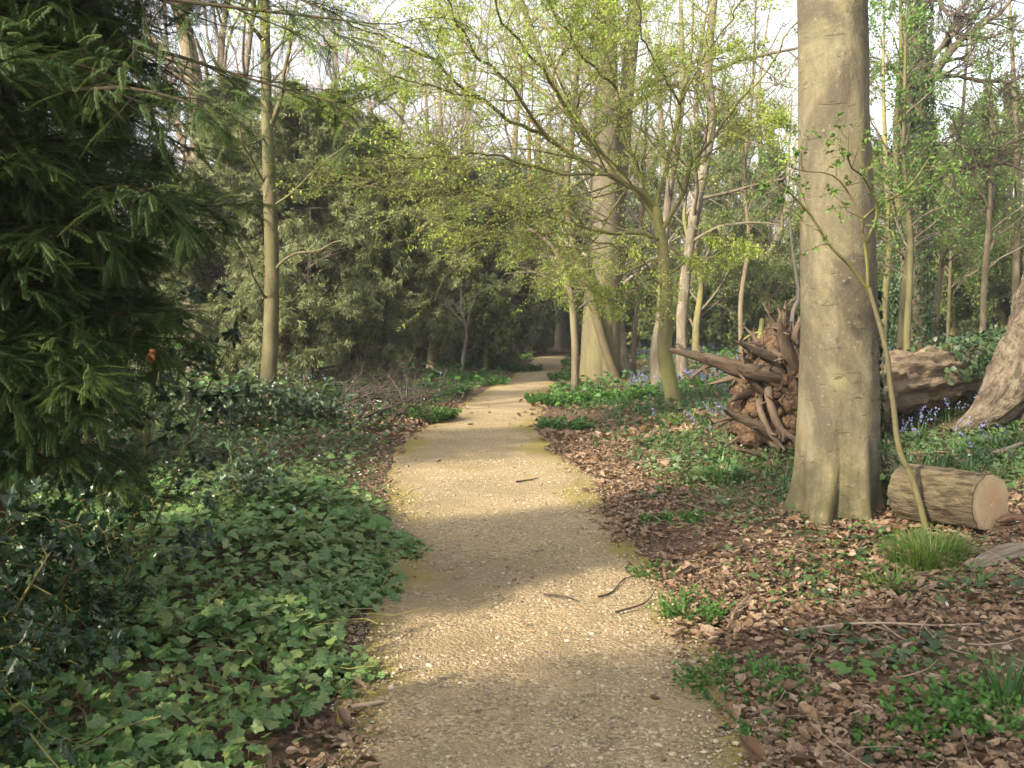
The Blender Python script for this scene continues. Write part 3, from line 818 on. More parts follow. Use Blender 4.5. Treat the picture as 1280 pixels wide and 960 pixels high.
# ------------------------------------------------------------------ the big beech beside the path
def big_beech():
    b = hit(1045, 642)
    t = thing('beech_tree', 'big smooth grey green beech trunk standing right of the path, nearest of all the trunks', 'tree', b)
    g = Geo()
    d = b[1]
    z = lambda py: W(640, py, d)[2]
    X = lambda px: (px - 640) / 1250 * d
    pts = [(X(1046), d, b[2] - .12), (X(1049), d, b[2] + .25), (X(1050), d, z(560)), (X(1049), d, z(470)), (X(1045), d, z(330)), (X(1038), d, z(180)), (X(1031), d, z(0)), (X(1024), d + .1, z(-260)), (X(1030), d + .2, 9.0), (X(1020), d + .2, 15)]
    s = d / 1250
    trunk(g, pts, [50 * s, 49 * s, 49 * s, 48 * s, 45.5 * s, 43 * s, 41 * s, 40 * s, .26, .1], 170, 200, noise=.05, nsc=3.6, flare=.62, fl_n=6, fl_h=.30, fl_ph=.75, fl_pow=1.6, seed=4, crease=.17, cr_n=11, cr_h=.34)
    build('trunk', g, M['beech'], t)
    # crown high above the frame
    g = Geo()
    base = np.array([[X(1025), d + .1, 6.0], [X(1028), d + .2, 9], [X(1020), d + .2, 15]])
    outs = branch(g, spline(base, 8)[None], np.full((1, 8), .2), np.array([9.]), [
        dict(m=12, t0=0, t1=1, ang=58, l=.55, n=7, wob=.12, trop=(0, 0, .04), k=6, r=.5),
        dict(m=7, t0=.25, ang=45, l=.45, n=5, wob=.15, k=4, r=.5), dict(m=6, ang=45, l=.5, n=4, k=3, r=.5), dict(m=4, ang=45, l=.5, n=3, k=3, r=.6)])
    build('crown', g, M['twig'], t)
    # ivy creeping up the right-hand side
    g = Geo(); N = 420
    zz = b[2] + 1.75 * rng.random(N) ** 1.3; th = rng.normal(-.05, .22, N)
    rr = np.interp(zz, [b[2], b[2] + .4, b[2] + 2], [66 * s, 53 * s, 49 * s]) + .015
    cx = np.interp(zz, [b[2], z(330)], [X(1049), X(1046)])
    P = np.stack([cx + rr * np.cos(th), d + rr * np.sin(th), zz], -1)
    nr = np.stack([np.cos(th), np.sin(th), 0 * th + .35], -1)
    g.inst(T_IVY[0], T_IVY[1], P, frames(np.stack([rng.normal(size=N) * .4, 0 * th - .3, -np.ones(N)], -1), nr + rng.normal(size=(N, 3)) * .25), rng.uniform(.03, .055, N))
    build('ivy', g, M['ivy_dark'], t, smooth=False)
    return b
BEECH = big_beech()

# ------------------------------------------------------------------ elder sapling before the beech
def elder():
    b = hit(1160, 664); d = b[1]
    t = thing('elder_sapling', 'thin forked mossy sapling bending in front of the big beech trunk', 'sapling', b)
    g = Geo(); D = min(d, 7.35)
    limb(g, px_limb([(1160, 668), (1142, 603), (1125, 560), (1116, 500), (1106, 440), (1096, 398), (1085, 362)], [d, d - .02, D, D, D, D, D]), .023, .014, 26, 10, wob=.08)
    build('stem', g, M['slender'], t)
    fol = Geo(); tw = []
    for pts in ([(1086, 364), (1062, 335), (1043, 316), (1018, 278), (996, 248), (975, 234), (940, 212)],
                [(1085, 362), (1082, 330), (1076, 290), (1077, 275), (1060, 240), (1042, 220), (1004, 212), (975, 205)],
                [(1077, 276), (1100, 256), (1118, 246), (1145, 222), (1160, 190)],
                [(1079, 310), (1095, 268), (1080, 225), (1064, 205), (1063, 160)]):
        g = Geo()
        q = limb(g, px_limb(pts, np.linspace(D, D - .5, len(pts))), .014 if len(tw) == 0 else .011, .003, 18, 7, wob=.08)
        o = branch(g, q[0], q[1], np.array([1.0]), [dict(m=9, t0=.3, ang=50, l=.38, n=5, wob=.2, k=4, r=.5, rmin=.0025), dict(m=3, ang=45, l=.5, n=4, wob=.2, k=3, r=.6, rmin=.0018)])
        br = build('branch', g, M['mossy'], t); fol = Geo()
        tw += [1]
        leaves_on(fol, o[1][0], 6, T_LEAF, .034, 0, t0=.3, droop=.25)
        build('foliage', fol, M['green'], br, smooth=False)
elder()

# ------------------------------------------------------------------ sawn log
def solid_log(parent, A, B, r0, r1, mat, endmat, k=48, n=30, seed=5, noise=.05, ridges=0.0, cutlabel=None):
    g = Geo()
    A = np.asarray(A, float); B = np.asarray(B, float)
    c3, r, V = trunk(g, [A, A * .66 + B * .34, A * .33 + B * .67, B], [r0, r0, r1, r1], n, k, noise=noise, nsc=9, seed=seed, ridges=ridges)
    V = V.reshape(n, k, 3) if V.ndim != 3 else V
    # far end closed with the bark itself
    o = build('bark', g, mat, parent)
    for ring, c, nm in ((V[-1], c3[-1], 1), (V[0], c3[0], -1)):
        g2 = Geo()
        ax = norm(B - A); u = norm(np.cross(ax, [0, 0, 1.])); w = np.cross(u, ax)
        pts = [c[None] + ax * nm * .002]
        for f in np.linspace(.1, 1.0, 10):
            pts.append(c + (ring - c) * f * .985 + ax * nm * (.002 + .004 * (1 - f)))
        P = np.concatenate(pts)
        rel = P - c
        uv = np.stack([rel @ u + .015, rel @ w - .01, 0 * rel[:, 0]], -1)
        F = [np.array([(0, 1 + i, 1 + (i + 1) % k) for i in range(k)])]
        q = []
        for j in range(9):
            a = 1 + j * k
            q += [(a + i, a + k + i, a + k + (i + 1) % k, a + (i + 1) % k) for i in range(k)]
        g2.add(P, F + [np.array(q)], 0, None, uv)
        build('cut_face', g2, endmat, parent, smooth=False)

def cut_log():
    low = hit(1237, 667); d = low[1]; s = d / 1250; r = 37 * s
    B = W(1238, 629, d)
    ax = norm(np.array([.50, -.866, .0])); L = 98 * s / .78
    A = B - ax * L; A[2] = B[2] - .02
    t = thing('sawn_log', 'short sawn log with ridged bark, its pale round cut end facing the path', 'log', (A + B) / 2 - np.array([0, 0, r]))
    solid_log(t, A, B, r * 1.02, r, M['oak'], M['cut'], seed=8, noise=.10, ridges=.025)
cut_log()

def debris():
    # a rotten dark branch end lies past the log, half out of the frame
    b = hit(1268, 668); d = b[1]
    t = thing('rotten_branch', 'dark splintered rotten branch lying behind the pale slab at the right edge', 'branch', b)
    for pts, r0 in (([(1300, 652), (1282, 650), (1264, 647), (1246, 652)], .055), ([(1296, 668), (1276, 660), (1262, 662), (1240, 660)], .03), ([(1310, 640), (1290, 642), (1276, 636)], .04)):
        g = Geo(); c = spline(px_limb(pts, d + .05), 16)
        r = r0 * (1 - .8 * np.linspace(0, 1, 16) ** 2) * (.8 + .4 * rng.random(16))
        trunk(g, c[::3], r[::3], 24, 12, noise=.3, nsc=14, seed=int(r0 * 1000)); build('splinter', g, M['rotten'], t)
    b = hit(1255, 715)
    g = Geo(); c = [hit(1290, 690) + [0, 0, .05], hit(1262, 700) + [0, 0, .045], hit(1236, 709) + [0, 0, .04], hit(1212, 716) + [0, 0, .02]]
    c3, r, V = trunk(g, c, [.06, .085, .075, .02], 60, 40, noise=.42, nsc=15, seed=21, ridges=.06)
    g.v[-1][:, 2] = b[2] + (g.v[-1][:, 2] - b[2]) * .72
    tag(build('broken_slab', g, M['dead'], base=b), 'pale weathered broken slab of wood lying at the right edge below the log', 'dead wood')
    b = hit(1125, 672); g = Geo()
    limb(g, [hit(1088, 672) + [0, 0, .03], hit(1105, 668) + [0, 0, .05], hit(1135, 672) + [0, 0, .04]], .028, .018, 12, 8, wob=.05)
    tag(build('dead_stick', g, M['rotten'], base=b), 'short black dead stick lying left of the bright grass clump', 'stick')
    sticks = [
        ([(952, 628), (972, 618), (998, 610), (1012, 606)], .020, .012, 'stick', 'pale mossy stick lying against the left foot of the big beech'),
        ([(902, 560), (918, 552), (936, 542)], .022, .014, 'dead', 'pale peeled stick sloping up to the upturned roots'),
        ([(792, 583), (812, 580), (838, 577)], .020, .010, 'dead', 'pale short stick lying on the litter right of the path'),
        ([(436, 895), (455, 889), (480, 884)], .012, .009, 'stick', 'short grey stick lying on the near left edge of the path'),
        ([(748, 752), (765, 744), (782, 730), (800, 722)], .006, .003, 'deadstick', 'dark thin twig poking from the leaves onto the right path edge'),
        ([(770, 772), (800, 764), (818, 745)], .007, .003, 'deadstick', 'dark bent twig in the leaves beside the feathery green tuft'),
        ([(680, 749), (705, 752), (722, 757)], .006, .003, 'deadstick', 'thin dark twig lying in the middle of the path'),
        ([(985, 798), (1060, 788), (1150, 790), (1225, 786)], .009, .004, 'stick', 'long thin brown twig lying across the litter on the right'),
        ([(908, 792), (918, 778), (940, 762)], .006, .003, 'stick', 'thin curved twig standing out of the litter beyond the low herb patch'),
        ([(646, 606), (658, 603), (672, 601)], .010, .005, 'deadstick', 'small dark twig on the far part of the path'),
        ([(1232, 580), (1252, 572), (1285, 560)], .035, .022, 'stick', 'brown stick lying below the flared foot of the rough barked tree'),
        ([(1095, 782), (1120, 800), (1150, 812)], .007, .003, 'stick', 'fine brown twig crossing the litter above the arrow leaved plant'),
        ([(330, 640), (352, 632), (388, 628)], .014, .006, 'deadstick', 'dark bowed stick in the herbs left of the path'),
        ([(280, 632), (300, 626), (318, 600), (320, 585)], .012, .004, 'deadstick', 'dark hooked twig rising out of the bluish undergrowth'),
        ([(560, 492), (582, 488), (566, 478)], .03, .012, 'dead', 'pale dead branch lying left of the path beyond the brush'),
        ([(545, 500), (560, 496), (573, 490)], .03, .015, 'deadstick', 'dark straight branch lying at the left verge beyond the brush'),
    ]
    for pts, r0, r1, m, lab in sticks:
        P = [hit(*p) + [0, 0, .022 + r0] for p in pts]
        if 'hooked' in lab: P = [P[0], P[1], W(318, 600, P[1][1]), W(321, 582, P[1][1])]
        if 'standing' in lab: P[1][2] += .03; P[2][2] += .06
        g = Geo(); q = limb(g, P, r0, r1, 16, 7, wob=.06)
        branch(g, q[0], q[1], np.array([np.linalg.norm(P[-1] - P[0])]), [dict(m=3, t0=.3, ang=40, l=.3, n=4, wob=.1, k=4, r=.5, flat=.9)])
        tag(build('fallen_stick', g, M[m], base=hit(*pts[0])), lab, 'stick')
debris()

# ------------------------------------------------------------------ uprooted tree behind the beech
def fallen_tree():
    c = W(982, 494, 10.75)
    b = hit(975, 585)
    t = thing('fallen_tree', 'uprooted fallen tree with torn brown root plate, its trunk running behind the beech', 'fallen tree', b)
    ax = norm(np.array([.72, .68, -.05]))
    u = norm(np.cross(ax, [0, 0, 1.])); w = np.cross(u, ax)
    V, F = ICO5
    q = V * np.array([.56, .74, .34])
    n1 = fbm(V * 2.1 + 3, 31, 4); n2_ = fbm(V * 5.5 + 9, 37, 4)
    ridge = 1 - np.abs(2 * fbm(V * 3.2 + 1, 35, 3) - 1)
    n3 = fbm(V * 11 + 2, 39, 3); cav = sstep(fbm(V * 3.4 + 6, 33, 2), .56, .66)
    q = q * (1 + .7 * (n1 - .5) + .55 * (n2_ - .5) + .55 * (ridge - .75) + .28 * (n3 - .5) - .34 * cav)[:, None]
    P = c + q[:, :1] * u + q[:, 1:2] * w + q[:, 2:] * ax
    P[:, 2] = np.maximum(P[:, 2], ter(P[:, 0], P[:, 1]) - .08)
    g = Geo(); g.add(P, F); plate = build('root_plate', g, M['soilroot'], t)
    D = 10.25
    roots = [
        ([(958, 470), (925, 462), (895, 452), (866, 444), (836, 437)], .12, .03),
        ([(915, 458), (895, 454), (880, 460), (862, 474)], .06, .012),
        ([(985, 460), (981, 430), (976, 412), (974, 398)], .10, .025),
        ([(998, 455), (994, 425), (999, 402)], .09, .03),
        ([(977, 420), (971, 412), (965, 408)], .04, .012),
        ([(962, 452), (945, 440), (932, 432), (919, 427)], .075, .015),
        ([(935, 460), (931, 445), (928, 438)], .04, .012),
        ([(945, 490), (932, 465), (929, 445)], .05, .02),
        ([(965, 545), (942, 530), (920, 521), (908, 516)], .075, .022),
        ([(930, 521), (915, 522), (900, 526), (888, 531)], .042, .010),
        ([(970, 572), (950, 568), (932, 564), (921, 563)], .05, .012),
        ([(990, 500), (968, 480), (948, 474)], .05, .02),
        ([(952, 460), (962, 500), (975, 535), (995, 550)], .06, .035),
        ([(945, 475), (950, 510), (962, 540), (978, 560)], .05, .03),
        ([(975, 480), (985, 510), (1002, 530)], .06, .02),
        ([(960, 455), (985, 452), (1000, 448)], .055, .025),
        ([(948, 535), (965, 555), (985, 560)], .05, .02),
        ([(960, 440), (975, 445), (990, 440)], .05, .03),
    ]
    for i, (pts, r0, r1) in enumerate(roots):
        g = Geo()
        dd = D + np.linspace(.12, -.12 if len(pts) > 3 else 0, len(pts)) + (.1 if i > 10 else 0)
        cc = px_limb(pts, dd)
        cc = [cc[0] * .45 + (c + ax * .05) * .55 + ax * .1, cc[0] + ax * .12] + list(cc[1:])      # rooted deep in the plate
        rr = np.interp(np.linspace(0, 1, len(cc)), [0, .6, 1], [r0, (r0 + r1) / 2.2, r1 * .7])
        trunk(g, cc, rr, 26, 14, noise=.26, nsc=11, seed=50 + i)
        p2 = np.array(spline(cc, 8))[None]
        branch(g, p2, np.full((1, 8), r1 + .012), np.array([.6]), [dict(m=5, t0=.2, ang=50, l=.4, n=5, wob=.18, k=5, r=.6), dict(m=3, ang=45, l=.5, n=4, wob=.2, k=3, r=.5)])
        build('root', g, M['root'], plate)
    # torn spikes and hanging rootlets all over the plate
    for i in range(38):
        v = norm(rng.normal(size=3) * [1, 1.1, .5] + [0, 0, -.5]); a = (v[0] * .5) * u + (v[1] * .64) * w + v[2] * .25 * ax + c
        o = norm(v[0] * u * 1.2 + v[1] * w * 1.2 - ax * rng.uniform(.1, .8) + rng.normal(size=3) * .2)
        ln = rng.uniform(.2, .5); g = Geo()
        q = grow(a[None], o[None], np.array([ln]), 7, .12, (0, 0, -.03))
        q[..., 2] = np.maximum(q[..., 2], float(ter(a[0], a[1])) + .02)
        r = rng.uniform(.03, .085) * (1 - np.linspace(0, .93, 7) ** 1.1)
        g.tube(q, r[None], 7)
        branch(g, q, r[None], np.array([ln]), [dict(m=3, t0=.1, ang=50, l=.5, n=5, wob=.18, k=4, r=.45, rmin=.003), dict(m=4, ang=50, l=.6, n=4, wob=.25, k=3, r=.4, rmin=.0018)])
        build('root', g, M['root'], plate)
    g = Geo(); N = 330       # fine rootlets
    v = norm(rng.normal(size=(N, 3)) * [1, 1.1, .6] - [0, 0, .45])
    a = c + (v[:, :1] * .5) * u + (v[:, 1:2] * .64) * w + v[:, 2:] * .3 * ax
    q = grow(a, v[:, :1] * u + v[:, 1:2] * w - ax * .4 + rng.normal(size=(N, 3)) * .4, rng.uniform(.08, .34, N), 7, .28, (0, 0, -.06))
    g.tube(q, rng.uniform(.002, .0055, (N, 1)) * np.linspace(1, .3, 7)[None], 4)
    tag(build('rootlets', g, M['root'], plate), None, None, None, 'stuff')
    g = Geo(); N = 170       # clods of earth still held between the roots
    v = norm(rng.normal(size=(N, 3)) * [1, 1.1, .5] - [0, 0, .5])
    a = c + (v[:, :1] * .52) * u + (v[:, 1:2] * .68) * w + v[:, 2:] * .33 * ax
    T = ICO2[0] * (1 + .7 * (fbm(ICO2[0] * 2.3 + 5, 91, 3) - .5))[:, None]
    g.inst(T, ICO2[1], a, frames(rng.normal(size=(N, 3)), rng.normal(size=(N, 3))), rng.uniform(.03, .11, (N, 1)) * rng.uniform(.6, 1.2, (N, 3)))
    tag(build('earth', g, M['soilroot'], plate, smooth=False), None, None, None, 'stuff')
    # the trunk lies off to the right behind the standing beech
    g = Geo()
    A = c + ax * .25 + np.array([0, 0, -.05]); B = W(1172, 472, 13.2); C = W(1235, 452, 14.6); E = W(1275, 446, 16)
    trunk(g, [A, A * .5 + B * .5, B, C, E], [.48, .40, .36, .30, .2], 150, 90, noise=.26, nsc=9, seed=77, ridges=.05)
    build('trunk', g, M['fallen'], t)
    g = Geo(); N = 9000
    f = rng.random(N) ** .7
    cp = spline([B * .75 + A * .25, B, C, E, E + (E - C)], 60)[(f * 59).astype(int)]
    v = rng.normal(size=(N, 3)); v[:, 2] = np.abs(v[:, 2]) * .8; v[:, 1] -= .4; v = norm(v)
    sel = rng.random(N) < .05 + .95 * sstep(f + (n2(f * 9, f * 0, 1, 3) - .5) * .2, .24, .36); cp, v = cp[sel], v[sel]; n_ = len(cp)
    P = cp + v * (np.interp(f[sel], [0, .5, 1], [.38, .32, .22]) + rng.uniform(.0, .22, n_) * (.3 + 1.2 * n2(f[sel] * 14, v[:, 2] * 2, 1, 12)))[:, None]
    g.inst(T_IVY[0], T_IVY[1], P, frames(rng.normal(size=(n_, 3)) + [0, 0, -.8], v + rng.normal(size=(n_, 3)) * .3), rng.uniform(.045, .085, n_))
    build('ivy', g, M['ivy_dark'], t, smooth=False)
fallen_tree()

# ------------------------------------------------------------------ rough-barked tree on the right edge
def edge_tree():
    b = hit(1300, 528); d = b[1]; s = d / 1250
    t = thing('ridged_oak_tree', 'thick leaning tree with rough flaky bark cut off by the right edge', 'tree', b)
    g = Geo()
    trunk(g, [W(1296, 545, d), W(1302, 505, d), W(1312, 450, d), W(1326, 380, d), W(1345, 260, d), W(1372, 100, d), W(1400, -120, d), W(1420, -500, d)], [54 * s, 54 * s, 52 * s, 49 * s, 45 * s, 40 * s, 36 * s, 20 * s], 220, 110, noise=.24, nsc=9, flare=.9, fl_n=4, fl_h=.28, fl_ph=1.2, seed=17, ridges=.025)
    build('trunk', g, M['rough'], t)
    g = Geo(); trunk(g, [W(1292, 425, d - .05), W(1272, 462, d - .18), W(1250, 498, d - .3), W(1226, 520, d - .36), W(1190, 540, d - .4)], [.30, .30, .24, .15, .04], 60, 40, noise=.3, nsc=9, seed=19, ridges=.04)
    build('buttress_root', g, M['rough'], t)
    g = Geo()
    branch(g, spline([W(1380, 60, d), W(1400, -120, d), W(1420, -500, d)], 8)[None], np.full((1, 8), .2), np.array([7.]), [
        dict(m=9, ang=60, l=.6, n=7, wob=.14, k=6, r=.5), dict(m=7, ang=45, l=.45, n=5, wob=.15, k=4, r=.5), dict(m=6, ang=45, l=.5, n=4, k=3, r=.5), dict(m=4, ang=45, l=.5, n=3, k=3, r=.6)])
    build('crown', g, M['twig'], t)
edge_tree()

# ------------------------------------------------------------------ trees of the middle distance, right of the path
def hornbeam():
    b = hit(841, 506); d = b[1]
    t = thing('hornbeam_tree', 'small mossy tree right of the path spreading bright yellow green young leaves', 'tree', b)
    s = d / 1250
    g = Geo()
    trunk(g, [W(844, 512, d), W(838, 480, d), W(831, 440, d), W(833, 400, d), W(832, 360, d), W(829, 320, d), W(824, 285, d), W(819, 258, d)], [11 * s, 9.5 * s, 9.5 * s, 8.5 * s, 8 * s, 7.5 * s, 6.5 * s, 5 * s], 60, 20, noise=.18, nsc=5, seed=23)
    build('trunk', g, M['mossy'], t)
    fol = Geo()
    limbs = [
        ([(819, 258), (795, 238), (760, 218), (690, 178), (645, 152), (590, 118), (530, 70), (470, 40), (410, 10)], [d, d - .6, d - 4.2], .085),
        ([(828, 300), (790, 292), (730, 285), (660, 268), (600, 240), (540, 232), (480, 240)], [d, d - 1, d - 3.6], .055),
        ([(822, 278), (790, 235), (745, 185), (700, 120), (650, 60), (610, 0), (580, -60)], [d, d, d - 3.5], .075),
        ([(826, 290), (850, 245), (872, 200), (905, 150), (940, 115), (985, 45), (1020, -20)], [d, d - .4, d - 2.2], .07),
        ([(819, 258), (835, 200), (850, 130), (865, 60), (868, -20), (880, -120)], [d, d + .3, d - .3], .07),
        ([(815, 262), (790, 190), (770, 110), (745, 30), (730, -60)], [d, d - .6, d - 2], .055),
        ([(833, 365), (800, 322), (760, 302), (700, 292), (640, 290), (590, 282)], [d, d - 1.4, d - 2.6], .03),
        ([(829, 322), (770, 342), (720, 332), (690, 340)], [d, d + 1.5, d + 2.5], .035),
        ([(832, 350), (860, 325), (890, 318), (915, 308), (945, 312)], [d, d - .5, d - 1.2], .03),
        ([(760, 218), (700, 215), (640, 200), (580, 190), (520, 200), (460, 180)], [d - 1.4, d - 2.6, d - 5.0], .04),
        ([(690, 178), (640, 110), (590, 60), (560, 0), (520, -60)], [d - 2, d - 3, d - 5.0], .045),
        ([(850, 130), (820, 80), (800, 30), (790, -50)], [d, d - 1, d - 2.5], .035),
        ([(829, 322), (800, 380), (770, 375), (745, 360)], [d, d - .6, d - 1.4], .02),
        ([(850, 130), (880, 70), (915, 20), (940, -50)], [d, d - .8, d - 2], .035),
        ([(872, 200), (920, 170), (960, 155), (985, 160)], [d - .4, d - 1, d - 1.8], .025),
        ([(770, 110), (720, 60), (690, 10), (660, -60)], [d - 1, d - 2, d - 3.5], .035),
        ([(745, 185), (690, 90), (655, 20), (640, -50)], [d - .8, d - .2, d + .8], .035),
        ([(835, 200), (800, 130), (790, 70), (770, 0), (765, -60)], [d, d + 1, d + 2], .035),
        ([(600, 120), (540, 110), (480, 100), (430, 110)], [d - 3.4, d - 4, d - 5], .022),
    ]
    for pts, dd, r0 in limbs:
        g = Geo()
        D = np.interp(np.linspace(0, 1, len(pts)), [0, .35, 1], dd)
        q = limb(g, px_limb(pts, D), r0 * .62, .008, 30, 8, wob=.3)
        L = np.array([np.linalg.norm(q[0][0, -1] - q[0][0, 0])])
        o = branch(g, q[0], q[1], L, [
            dict(m=int(12 + 3.5 * L[0]), t0=.12, ang=48, flat=.55, l=.36, n=6, wob=.14, k=4, r=.42, rmin=.006, rmax=.03, tap=.35),
            dict(m=7, t0=.15, ang=42, flat=.9, l=.5, n=5, wob=.10, k=3, r=.5, rmin=.0035, trop=(0, 0, -.02)),
            dict(m=5, t0=.2, ang=40, flat=.9, l=.55, n=4, wob=.10, k=3, r=.6, rmin=.003, trop=(0, 0, -.03))])
        br = build('branch', g, M['mossy'], t)
        fol = Geo()
        mid = o[2][0].mean(1); cl = fbm(mid * 1.5, 144, 2)
        keep = rng.random(len(o[2][0])) < (.15 + .55 * sstep(cl, .38, .60)) * (.55 + .55 * sstep(mid[:, 2], 3.0, 5.0))
        leaves_on(fol, o[2][0][keep], 7, T_SMALL, .047, 0, t0=.45, droop=.3, up=1.2, jit=.04)
        leaves_on(fol, o[1][0], 2, T_SMALL, .044, 0, t0=.5, droop=.5, up=.7, jit=.05)
        build('foliage', fol, M['fresh'], br, smooth=False)
hornbeam()

def stem_tree(name, label, cat, pts, rads_px, d, mat, crown=None, leaf=None, leaf_size=.06, n=50, k=16, noise=.12, flare=0.0, seed=1, group=None, nleaf=6, ctop=None, keep=1.0, specs=None, cmat='twig'):
    b = hit(*pts[0]); d = b[1] if d is None else d
    s = d / 1250
    b = G(b[0] if d == b[1] else (pts[0][0] - 640) * s, d)
    t = thing(name, label, cat, b, group)
    P = px_limb(pts, d); P[0] = b + np.array([0, 0, -.08])
    g = Geo(); trunk(g, P, [r * s for r in rads_px], n, k, noise=noise, nsc=5, seed=seed, flare=flare, fl_h=.3)
    build('trunk', g, M[mat], t)
    if crown:
        g = Geo()
        q = spline(P, 24)[None]; rr = np.interp(np.linspace(0, 1, 24), np.linspace(0, 1, len(P)), [r * s for r in rads_px])[None]
        L = np.array([crown])
        o = branch(g, q, rr, L, specs or [dict(m=14, t0=.3, ang=52, l=.6, n=7, wob=.14, k=5, r=.4, rmax=.06, trop=(0, 0, .03)), dict(m=7, t0=.2, ang=45, l=.45, n=5, wob=.16, k=3, r=.5, rmin=.004), dict(m=5, t0=.2, ang=42, l=.5, n=4, wob=.16, k=3, r=.6, rmin=.003)])
        if leaf:
            c = build('crown', g, M[cmat], t)
            f = Geo(); kk = rng.random(len(o[-1][0])) < keep
            leaves_on(f, o[-1][0][kk], nleaf, T_SMALL, leaf_size, 0, t0=.2, droop=.3, up=.7, jit=.06)
            build('foliage', f, M[leaf], t, smooth=False)
        else:
            build('crown', g, M[cmat], t)
    return t

stem_tree('dead_tree', 'bleached hollow dead stem standing just left of the mossy leafy tree', 'dead tree', [(823, 476), (822, 455), (822, 430), (825, 390), (830, 310), (837, 235), (845, 190), (853, 110), (852, 50), (850, -20)], [8, 9, 8, 4.5, 4.6, 5, 4.6, 4, 3, 2], 20.5, 'dead', crown=2.2, seed=31, noise=.2, specs=[dict(m=7, t0=.5, ang=45, l=.5, n=6, wob=.16, k=5, r=.45), dict(m=5, ang=45, l=.5, n=5, wob=.16, k=3, r=.5)], cmat='twig_pale')
stem_tree('pale_barked_tree', 'slim tree with pale peeling lower trunk behind the mossy leafy tree', 'tree', [(853, 476), (852, 440), (853, 390), (859, 330), (868, 270), (880, 210), (890, 150), (885, 80), (892, 0), (900, -120)], [8, 7, 6.5, 6.2, 6.5, 6.2, 5.5, 5, 4.5, 3], 24, 'dead', crown=5, seed=33, noise=.25, leaf='fresh', leaf_size=.06, keep=.4)
stem_tree('leaning_tree', 'brown stem leaning left across the pale foot of the mossy double beech', 'tree', [(772, 478), (762, 452), (752, 420), (738, 370), (728, 335), (716, 300), (708, 240), (716, 160), (722, 60), (720, -60)], [5.5, 6, 5.8, 5.5, 5, 4.6, 4, 3.6, 3, 2], 25, 'darkbrown', crown=4, seed=35, noise=.14, leaf='fresh', leaf_size=.06, keep=.35)
stem_tree('young_tree', 'thin young tree with forked crown on the right verge left of the mossy double beech', 'tree', [(718, 490), (719, 450), (717, 400), (713, 370), (706, 340), (698, 320), (682, 300), (660, 285)], [5, 4.6, 4.4, 4, 3.6, 3, 2.2, 1.2], None, 'brown', crown=2.6, seed=37)

def double_beech():
    b = hit(752, 474); d = b[1]; s = d / 1250
    t = thing('double_beech_tree', 'massive twin stemmed beech with greenish smooth foot beside the far path', 'tree', b)
    g = Geo()
    trunk(g, [W(752, 480, d), W(752, 455, d), W(752, 420, d), W(753, 370, d), W(755, 310, d), W(757, 220, d), W(758, 120, d), W(757, 0, d), W(757, -200, d)], [23 * s, 24 * s, 24 * s, 22.5 * s, 21 * s, 18 * s, 15 * s, 13 * s, 6 * s], 70, 60, noise=.06, nsc=2.2, flare=.25, fl_n=6, fl_h=.5, fl_ph=.4, seed=41, crease=.14, cr_n=9, cr_h=.7)
    build('trunk', g, M['beech_far'], t)
    g = Geo()
    trunk(g, [W(775, 476, d + .1), W(772, 450, d + .1), W(769, 410, d + .1), W(767, 360, d + .1), W(768, 310, d + .2), W(774, 220, d + .3), W(785, 100, d + .3), W(800, -60, d + .3), W(820, -240, d + .4)], [13 * s, 12.5 * s, 12 * s, 12 * s, 12 * s, 11 * s, 9 * s, 8 * s, 3 * s], 60, 40, noise=.06, nsc=2.2, flare=.7, fl_n=3, fl_h=.5, seed=43)
    build('trunk', g, M['beech'], t)
    g = Geo()
    q = spline([W(756, 230, d), W(757, 120, d), W(757, 0, d), W(757, -200, d)], 16)[None]
    branch(g, q, np.linspace(.3, .12, 16)[None], np.array([11.]), [dict(m=16, t0=0, ang=48, l=.55, n=8, wob=.13, k=6, r=.38, trop=(0, 0, .03)), dict(m=8, t0=.2, ang=45, l=.45, n=6, wob=.15, k=4, r=.5), dict(m=6, ang=45, l=.5, n=4, wob=.15, k=3, r=.5), dict(m=4, ang=45, l=.5, n=3, k=3, r=.6, rmin=.004)])
    build('crown', g, M['twig'], t)
double_beech()

def mossy_post():
    b = hit(948, 446); d = b[1]; s = d / 1250
    t = thing('mossy_stump', 'mossy upright broken stump behind the upturned roots', 'stump', b)
    g = Geo(); trunk(g, [b - [0, 0, .1], W(950, 425, d), W(953, 398, d)], [4 * s, 3.8 * s, 3.2 * s], 20, 14, noise=.16, nsc=3, seed=91); build('trunk', g, M['mossy'], t)
    for pts in ([(951, 415), (940, 418), (930, 425), (922, 430)], [(952, 412), (960, 415), (972, 421)]):
        g = Geo(); limb(g, px_limb(pts, d), 1.8 * s, .8 * s, 10, 7, wob=.1); build('branch', g, M['mossy'], t)
mossy_post()

